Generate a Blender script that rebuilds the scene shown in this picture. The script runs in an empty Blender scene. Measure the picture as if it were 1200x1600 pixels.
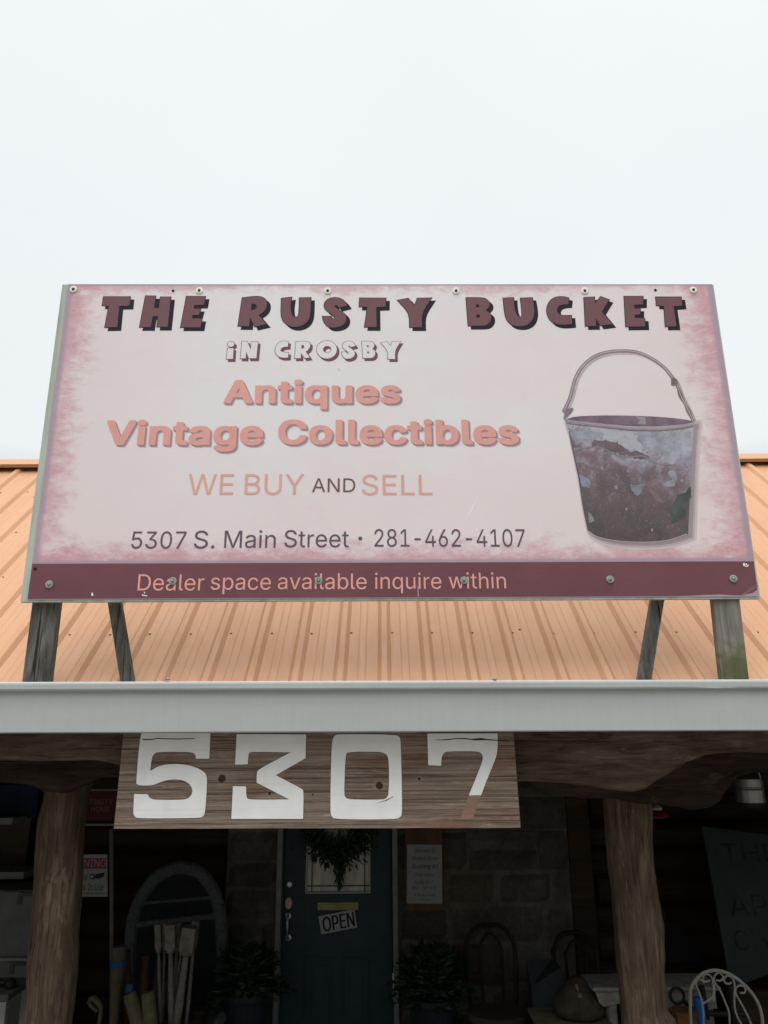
import bpy, bmesh, math, random, json
from mathutils import Vector, Matrix, noise
random.seed(7)
sc = bpy.context.scene
COL = sc.collection
R = math.radians

# ---------------------------------------------------------------- camera
ZE = 2.30                       # eye height (the porch floor is at 0.15)
EYE = Vector((0, 0, ZE))
PITCH, ROLL, FPX = R(16.8), R(-0.44), 1200.0
_f = Vector((0, math.cos(PITCH), math.sin(PITCH)))
_u0 = Vector((0, -math.sin(PITCH), math.cos(PITCH)))
_r0 = Vector((1, 0, 0))
CR = _r0*math.cos(ROLL) + _u0*math.sin(ROLL)
CU = _u0*math.cos(ROLL) - _r0*math.sin(ROLL)
CF = _f
cd = bpy.data.cameras.new('camera')
cam = bpy.data.objects.new('camera', cd)
COL.objects.link(cam)
cd.sensor_fit = 'HORIZONTAL'
cd.sensor_width = 36.0
cd.lens = 36.0*FPX/1200.0
cd.clip_start = 0.05
cd.clip_end = 2000
m3 = Matrix((CR, CU, -CF)).transposed()
cam.matrix_world = Matrix.Translation(EYE) @ m3.to_4x4()
sc.camera = cam
sc.render.resolution_x, sc.render.resolution_y = 768, 1024
sc.cycles.max_bounces = 8

# ---------------------------------------------------------------- light
SUN_EL, SUN_ROT = R(66), R(190)          # high, behind the camera, hazed by cloud
SUN_STRENGTH, SUN_ANGLE = 1.8, R(56)
EXPOSURE = 0.34
w = bpy.data.worlds.new('World'); sc.world = w; w.use_nodes = True
nt = w.node_tree; nt.nodes.clear()
def _n(t, **k):
    n = nt.nodes.new(t)
    for a, b in k.items(): setattr(n, a, b)
    return n
sky = _n('ShaderNodeTexSky'); sky.sky_type = 'NISHITA'; sky.sun_disc = False
sky.sun_elevation = SUN_EL; sky.sun_rotation = SUN_ROT; sky.dust_density = 3.0
bg = _n('ShaderNodeBackground'); bg.inputs[1].default_value = 0.081
out = _n('ShaderNodeOutputWorld')
tc = _n('ShaderNodeTexCoord'); sep = _n('ShaderNodeSeparateXYZ')
nt.links.new(tc.outputs['Generated'], sep.inputs[0])
rmp = _n('ShaderNodeValToRGB')
for p, c in ((0.0, (.07, .075, .075)), (0.10, (.12, .125, .13)), (0.24, (.45, .47, .48)), (0.34, (.865, .90, .915)), (0.57, (.86, .90, .925)), (0.80, (.92, .955, .975)), (0.87, (1.5, 1.53, 1.55)), (0.94, (3.6, 3.63, 3.65)), (1.0, (3.98, 3.99, 4.0))):
    e = rmp.color_ramp.elements.new(p); e.color = (*[v/4 for v in c], 1)
rmp.color_ramp.elements.remove(rmp.color_ramp.elements[0])
rmp.color_ramp.elements.remove(rmp.color_ramp.elements[-1])
nt.links.new(sep.outputs[2], rmp.inputs[0])
nz = _n('ShaderNodeTexNoise'); nz.inputs['Scale'].default_value = 1.9; nz.inputs['Detail'].default_value = 4
nt.links.new(tc.outputs['Generated'], nz.inputs['Vector'])
mr = _n('ShaderNodeMapRange'); mr.inputs['To Min'].default_value = 37.6; mr.inputs['To Max'].default_value = 42.2
nt.links.new(nz.outputs[0], mr.inputs['Value'])
vm = _n('ShaderNodeVectorMath', operation='SCALE')
nt.links.new(rmp.outputs[0], vm.inputs[0]); nt.links.new(mr.outputs[0], vm.inputs['Scale'])
mx = _n('ShaderNodeMix', data_type='RGBA'); mx.inputs[0].default_value = 0.96   # cloud deck over the clear sky
nt.links.new(sky.outputs[0], mx.inputs[6]); nt.links.new(vm.outputs[0], mx.inputs[7])
nt.links.new(mx.outputs[2], bg.inputs[0]); nt.links.new(bg.outputs[0], out.inputs[0])
sl = bpy.data.lights.new('sun', 'SUN'); sl.energy = SUN_STRENGTH; sl.angle = SUN_ANGLE; sl.color = (1.0, 0.97, 0.93)
sun = bpy.data.objects.new('sun', sl); COL.objects.link(sun); sun.location = (0, -5, 12)
sd = Vector((math.sin(SUN_ROT)*math.cos(SUN_EL), math.cos(SUN_ROT)*math.cos(SUN_EL), math.sin(SUN_EL)))
sun.rotation_euler = sd.to_track_quat('Z', 'Y').to_euler()
sc.view_settings.view_transform = 'Standard'; sc.view_settings.look = 'None'
sc.view_settings.exposure = EXPOSURE; sc.view_settings.gamma = 1.0

# ---------------------------------------------------------------- helpers
def ray(px, py): return (CF*FPX + CR*(px-600) + CU*(800-py)).normalized()
def P(px, py, Y):
    d = ray(px, py); return EYE + d*(Y/d.y)
def lin(c):
    return tuple((v/255/12.92 if v/255 <= 0.04045 else ((v/255+0.055)/1.055)**2.4) for v in c)

class M:
    """small node-material builder"""
    def __init__(s, name, rough=0.7, metal=0.0, spec=0.2):
        s.m = bpy.data.materials.new(name); s.m.use_nodes = True; s.t = s.m.node_tree
        s.b = s.t.nodes['Principled BSDF']
        s.b.inputs['Roughness'].default_value = rough; s.b.inputs['Metallic'].default_value = metal
        if spec is not None: s.b.inputs['Specular IOR Level'].default_value = spec
        s.tc = s.t.nodes.new('ShaderNodeTexCoord')
    def setin(s, sock, v):
        if isinstance(v, (int, float)): sock.default_value = v
        elif isinstance(v, tuple): sock.default_value = (*v, 1) if len(v) == 3 and sock.type == 'RGBA' else v
        else: s.t.links.new(v, sock)
    def co(s, scale=(1, 1, 1), src='Object', loc=(0, 0, 0)):
        n = s.t.nodes.new('ShaderNodeMapping'); n.inputs['Scale'].default_value = scale; n.inputs['Location'].default_value = loc
        s.t.links.new(s.tc.outputs[src], n.inputs[0]); return n.outputs[0]
    def noise(s, co, scale=5, detail=5, rough=0.55, dist=0.0):
        n = s.t.nodes.new('ShaderNodeTexNoise'); s.setin(n.inputs['Vector'], co)
        for k, v in (('Scale', scale), ('Detail', detail), ('Roughness', rough), ('Distortion', dist)): n.inputs[k].default_value = v
        return n.outputs[0]
    def voro(s, co, scale=5, feature='F1', o='Distance'):
        n = s.t.nodes.new('ShaderNodeTexVoronoi'); n.feature = feature; s.setin(n.inputs['Vector'], co); n.inputs['Scale'].default_value = scale
        return n.outputs[o]
    def rng(s, v, a, b, c=0.0, d=1.0, smooth=False):
        n = s.t.nodes.new('ShaderNodeMapRange'); n.interpolation_type = 'SMOOTHSTEP' if smooth else 'LINEAR'
        s.setin(n.inputs['Value'], v)
        for i, x in enumerate((a, b, c, d)): n.inputs[i+1].default_value = x
        return n.outputs[0]
    def math(s, op, a, b=0.0, clamp=False):
        n = s.t.nodes.new('ShaderNodeMath'); n.operation = op; n.use_clamp = clamp; s.setin(n.inputs[0], a); s.setin(n.inputs[1], b); return n.outputs[0]
    def ramp(s, v, stops):
        n = s.t.nodes.new('ShaderNodeValToRGB'); el = n.color_ramp.elements
        while len(el) < len(stops): el.new(0.5)
        for e, (p, c) in zip(el, stops): e.position = p; e.color = (*c, 1)
        s.setin(n.inputs[0], v); return n.outputs[0]
    def mix(s, f, a, b, mode='MIX'):
        n = s.t.nodes.new('ShaderNodeMix'); n.data_type = 'RGBA'; n.blend_type = mode
        s.setin(n.inputs[0], f); s.setin(n.inputs[6], a); s.setin(n.inputs[7], b); return n.outputs[2]
    def xyz(s, co):
        n = s.t.nodes.new('ShaderNodeSeparateXYZ'); s.setin(n.inputs[0], co); return n.outputs
    def dist(s, co, p):
        n = s.t.nodes.new('ShaderNodeVectorMath'); n.operation = 'DISTANCE'; s.setin(n.inputs[0], co); n.inputs[1].default_value = p; return n.outputs['Value']
    def color(s, c): s.setin(s.b.inputs['Base Color'], c); return s
    def rough(s, v): s.setin(s.b.inputs['Roughness'], v); return s
    def bump(s, h, strength=0.3, distance=0.01):
        n = s.t.nodes.new('ShaderNodeBump'); n.inputs['Strength'].default_value = strength; n.inputs['Distance'].default_value = distance
        s.setin(n.inputs['Height'], h); s.t.links.new(n.outputs[0], s.b.inputs['Normal']); return s

def basic(name, c, rough=0.7, var=0.18, scale=9, metal=0.0, spec=0.12, bump=0.15):
    """one colour broken up by two sizes of noise"""
    q = M(name, rough, metal, spec); co = q.co()
    n = q.noise(co, scale, 6); n2 = q.noise(co, scale*6, 3)
    f = q.math('ADD', q.math('MULTIPLY', n, 0.7), q.math('MULTIPLY', n2, 0.3))
    lo = tuple(max(0, v*(1-var*1.6)) for v in c); hi = tuple(min(1, v*(1+var)) for v in c)
    q.color(q.ramp(f, ((0.3, lo), (0.7, hi))))
    if bump: q.bump(n2, bump, 0.004)
    return q.m
def wood(name, dark, mid, light, axis='Z', fine=60, rough=0.85, bump=0.5, moss=None):
    q = M(name, rough, spec=0.12)
    sc_ = {'X': (0.06, 1, 1), 'Y': (1, 0.06, 1), 'Z': (1, 1, 0.06)}[axis]
    g = q.noise(q.co(sc_), fine, 5, 0.65, 0.6); big = q.noise(q.co(tuple(v if v < 1 else 1 for v in sc_)), fine*0.14, 4, 0.6, 1.2)
    bl = q.noise(q.co(), 3.0, 4)
    f = q.math('ADD', q.math('ADD', q.math('MULTIPLY', g, 0.45), q.math('MULTIPLY', big, 0.4)), q.math('MULTIPLY', bl, 0.15))
    c = q.ramp(f, ((0.34, dark), (0.5, mid), (0.66, light)))
    if moss is not None:
        loc, rad, col = moss
        d = q.math('SUBTRACT', q.dist(q.co(), loc), q.math('MULTIPLY', q.math('SUBTRACT', q.noise(q.co(), 22, 5), 0.5), rad*1.3))
        c = q.mix(q.rng(d, rad*0.25, rad, 0.75, 0.0, True), c, col)
    q.color(c).bump(f, bump, 0.006)
    return q.m

def logmat(name, dark, mid, light, axis='Z', loc=(0, 0, 0), cs=.35, bs=.6):
    """peeled, weathered log: long fibres, dark cracks, knots and paler scars"""
    q = M(name, .95, spec=.1); k = lambda v: {'X': (v, 1, 1), 'Z': (1, 1, v)}[axis]
    g = q.noise(q.co(k(.10)), 34, 6, .7, .8); g2 = q.noise(q.co(k(.22), loc=(3, 1, 2)), 9, 5, .65, 1.5); bl = q.noise(q.co(k(.5), loc=loc), 3.6, 5, .7)
    f = q.math('ADD', q.math('MULTIPLY', g, .34), q.math('ADD', q.math('MULTIPLY', g2, .33), q.math('MULTIPLY', bl, .33)))
    c = q.ramp(f, ((.36, dark), (.50, mid), (.62, light)))
    cr = q.noise(q.co(k(.045), loc=(5, 5, 5)), 42, 4, .6, 1.2); crack = q.rng(cr, .36, .41, 1, 0, True)
    c = q.mix(q.math('MULTIPLY', crack, cs), c, tuple(v*.4 for v in dark))
    sc_ = q.noise(q.co(k(.30), loc=(9, 2, 4)), 6, 5, .75, .6); c = q.mix(q.rng(sc_, .60, .68, 0, .6, True), c, tuple(min(1, v*1.35) for v in light))
    kn = q.voro(q.co(k(.55), loc=(1, 2, 7)), 3.1); c = q.mix(q.rng(kn, .05, .11, .85, 0, True), c, tuple(v*.4 for v in dark))
    h = q.math('SUBTRACT', q.math('ADD', q.math('MULTIPLY', g, .5), g2), q.math('ADD', q.math('MULTIPLY', crack, .5), q.rng(kn, .04, .12, .4, 0)))
    q.color(c).bump(h, bs, .022); return q.m

def link(name, me, mat, parent=None, loc=None):
    """link a world-space mesh as one object; its origin goes to loc or to its parent's base"""
    o = bpy.data.objects.new(name, me); COL.objects.link(o)
    if mat is not None:
        me.materials.clear(); me.materials.append(mat)
    org = Vector((0, 0, 0))
    if parent is not None:
        o.parent = parent
        q = parent
        while q is not None: org += q.location; q = q.parent
    elif loc is not None: org = Vector(loc)
    me.transform(Matrix.Translation(-org))
    if parent is None: o.location = org
    return o
def obj(name, bm, mat, parent=None, loc=None, smooth=False):
    bmesh.ops.recalc_face_normals(bm, faces=bm.faces)
    me = bpy.data.meshes.new(name); bm.to_mesh(me); bm.free()
    if smooth:
        for p in me.polygons: p.use_smooth = True
    return link(name, me, mat, parent, loc)
def thing(name, label, cat, loc, group=None):
    o = bpy.data.objects.new(name, None); COL.objects.link(o); o.location = loc; o.empty_display_size = 0.1
    tag(o, label, cat, group); return o
def tag(o, label, cat, group=None):
    o['label'] = label; o['category'] = cat
    if group: o['group'] = group
    return o
def struct(o, kind='structure'): o['kind'] = kind; return o

def box(bm, a, b, bev=0.0):
    x0, y0, z0 = a; x1, y1, z1 = b
    vs = [bm.verts.new(v) for v in ((x0,y0,z0),(x1,y0,z0),(x1,y1,z0),(x0,y1,z0),(x0,y0,z1),(x1,y0,z1),(x1,y1,z1),(x0,y1,z1))]
    fs = [bm.faces.new([vs[i] for i in f]) for f in ((0,3,2,1),(4,5,6,7),(0,1,5,4),(1,2,6,5),(2,3,7,6),(3,0,4,7))]
    if bev:
        es = set(e for f in fs for e in f.edges)
        bmesh.ops.bevel(bm, geom=list(es), offset=bev, segments=2, affect='EDGES', profile=0.5)
def hexa(bm, pts):
    vs = [bm.verts.new(v) for v in pts]
    for f in ((0,3,2,1),(4,5,6,7),(0,1,5,4),(1,2,6,5),(2,3,7,6),(3,0,4,7)): bm.faces.new([vs[i] for i in f])
def beam(bm, a, b, w, h, up=Vector((0, 0, 1)), bev=0.0, twist=0):
    """a squared bar from a to b"""
    a = Vector(a); b = Vector(b); d = (b-a).normalized(); s = d.cross(up)
    if s.length < 1e-4: s = d.cross(Vector((0, 1, 0)))
    s.normalize(); t = s.cross(d).normalized()
    n0 = len(bm.verts)
    pts = [p + s*i*w/2 + t*j*h/2 for p in (a, b) for i, j in ((-1,-1),(1,-1),(1,1),(-1,1))]
    hexa(bm, pts)
    if bev:
        bm.verts.ensure_lookup_table(); vs = set(bm.verts[n0:])
        es = [e for e in bm.edges if e.verts[0] in vs and e.verts[1] in vs]
        bmesh.ops.bevel(bm, geom=es, offset=bev, segments=2, affect='EDGES', profile=0.5)
def tube(bm, pts, r, n=8, caps=True, flat=None):
    pts = [Vector(p) for p in pts]; rings = []
    d0 = (pts[1]-pts[0]).normalized()
    s = d0.orthogonal().normalized()
    if flat is not None:
        s = (flat[0] - d0*flat[0].dot(d0)).normalized()
    for i, p in enumerate(pts):
        d = (pts[min(i+1, len(pts)-1)] - pts[max(i-1, 0)]).normalized()
        s = (s - d*s.dot(d)).normalized(); t = d.cross(s)
        rr = r[i] if isinstance(r, (list, tuple)) else r
        k = flat[1] if flat is not None else 1.0
        rings.append([bm.verts.new(p + s*math.cos(a)*rr + t*math.sin(a)*rr*k) for a in [2*math.pi*j/n for j in range(n)]])
    for A, B in zip(rings, rings[1:]):
        for j in range(n): bm.faces.new((A[j], A[(j+1) % n], B[(j+1) % n], B[j]))
    if caps: bm.faces.new(rings[0][::-1]); bm.faces.new(rings[-1])
def lathe(bm, c, prof, n=24, axis=Vector((0, 0, 1)), caps=True):
    """prof: (radius, height) pairs along axis from c"""
    c = Vector(c); s = axis.orthogonal().normalized(); t = axis.cross(s); rings = []
    for r, h in prof:
        rings.append([bm.verts.new(c + axis*h + (s*math.cos(a)+t*math.sin(a))*max(r, 1e-4)) for a in [2*math.pi*j/n for j in range(n)]])
    for A, B in zip(rings, rings[1:]):
        for j in range(n): bm.faces.new((A[j], A[(j+1) % n], B[(j+1) % n], B[j]))
    if caps: bm.faces.new(rings[0][::-1]); bm.faces.new(rings[-1])
def spline(pts, k=6):
    pts = [Vector(p) for p in pts]; o = []
    for i in range(len(pts)-1):
        a = pts[max(i-1, 0)]; b = pts[i]; c = pts[i+1]; d = pts[min(i+2, len(pts)-1)]
        for j in range(k):
            t = j/k
            o.append(0.5*((2*b) + (c-a)*t + (2*a-5*b+4*c-d)*t*t + (3*b-3*c+d-a)*t**3))
    o.append(pts[-1]); return o
def interp(tab, x):
    if x <= tab[0][0]: return tab[0][1]
    for (a, b), (c, d) in zip(tab, tab[1:]):
        if x <= c:
            t = (x-a)/(c-a); t = t*t*(3-2*t); return b+(d-b)*t
    return tab[-1][1]

class Frame:
    """a flat face in the scene with its own two axes; n looks out of it towards the street"""
    def __init__(s, o, u, v):
        s.o = Vector(o); s.u = Vector(u).normalized(); s.v = Vector(v); s.v = (s.v - s.u*s.v.dot(s.u)).normalized(); s.n = s.u.cross(s.v)
    def px(s, x, y):
        d = ray(x, y); t = (s.o-EYE).dot(s.n)/d.dot(s.n); q = EYE+d*t-s.o
        return (q.dot(s.u), q.dot(s.v))
    def pt(s, a, b, h=0.0): return s.o + s.u*a + s.v*b + s.n*h
def smoothpoly(pts, k=1, sharp=50):
    for _ in range(k):
        o = []; n = len(pts)
        for i in range(n):
            a, b, c = pts[i-1], pts[i], pts[(i+1) % n]
            v1 = (b[0]-a[0], b[1]-a[1]); v2 = (c[0]-b[0], c[1]-b[1])
            ang = abs(math.degrees(math.atan2(v1[0]*v2[1]-v1[1]*v2[0], v1[0]*v2[0]+v1[1]*v2[1])))
            if ang > sharp: o.append(b)
            else: o += [(b[0]-v1[0]*.25, b[1]-v1[1]*.25), (b[0]+v2[0]*.25, b[1]+v2[1]*.25)]
        pts = o
    return pts
def fillmesh(name, polys, fr, h, thick=0.0):
    """filled outlines (holes by even-odd) laid on a frame at height h"""
    c = bpy.data.curves.new('outline', 'CURVE'); c.dimensions = '2D'; c.fill_mode = 'BOTH'
    for pl in polys:
        s = c.splines.new('POLY'); s.points.add(len(pl)-1); s.use_cyclic_u = True
        for q, p in zip(pl, s.points): p.co = (q[0], q[1], 0, 1)
    if thick: c.extrude = thick/2
    o = bpy.data.objects.new('outline', c); COL.objects.link(o)
    me = bpy.data.meshes.new_from_object(o)
    bpy.data.objects.remove(o); bpy.data.curves.remove(c)
    vs = [fr.pt(v.co.x, v.co.y, h+v.co.z+thick/2) for v in me.vertices]
    m2 = bpy.data.meshes.new(name); m2.from_pydata(vs, [], [tuple(p.vertices) for p in me.polygons]); m2.update()
    bpy.data.meshes.remove(me)      # a fresh mesh, so its generated coordinates fit the final shape
    return m2
def flat(name, polys, fr, h, mat, parent, thick=0.0): return link(name, fillmesh(name, polys, fr, h, thick), mat, parent)
def pxpolys(fr, polys, ox=0, oy=0, s=1.0, dx=0, dy=0):
    return [[fr.px(ox+x/s+dx, oy+y/s+dy) for x, y in pl] for pl in polys]
def grow(pts, d):
    """move every vertex outward by d (polygon in plane coordinates)"""
    A = sum(p[0]*q[1]-q[0]*p[1] for p, q in zip(pts, pts[1:]+pts[:1]))
    sg = 1 if A > 0 else -1; o = []; n = len(pts)
    for i in range(n):
        a, b, c = Vector(pts[i-1]), Vector(pts[i]), Vector(pts[(i+1) % n])
        e1 = (b-a); e2 = (c-b)
        if e1.length < 1e-9 or e2.length < 1e-9: o.append(tuple(b)); continue
        n1 = Vector((e1.y, -e1.x)).normalized()*sg; n2 = Vector((e2.y, -e2.x)).normalized()*sg
        m = (n1+n2); L = max(0.35, (1+n1.dot(n2))/2)
        o.append(tuple(b + m/2/L*d))
    return o

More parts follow.
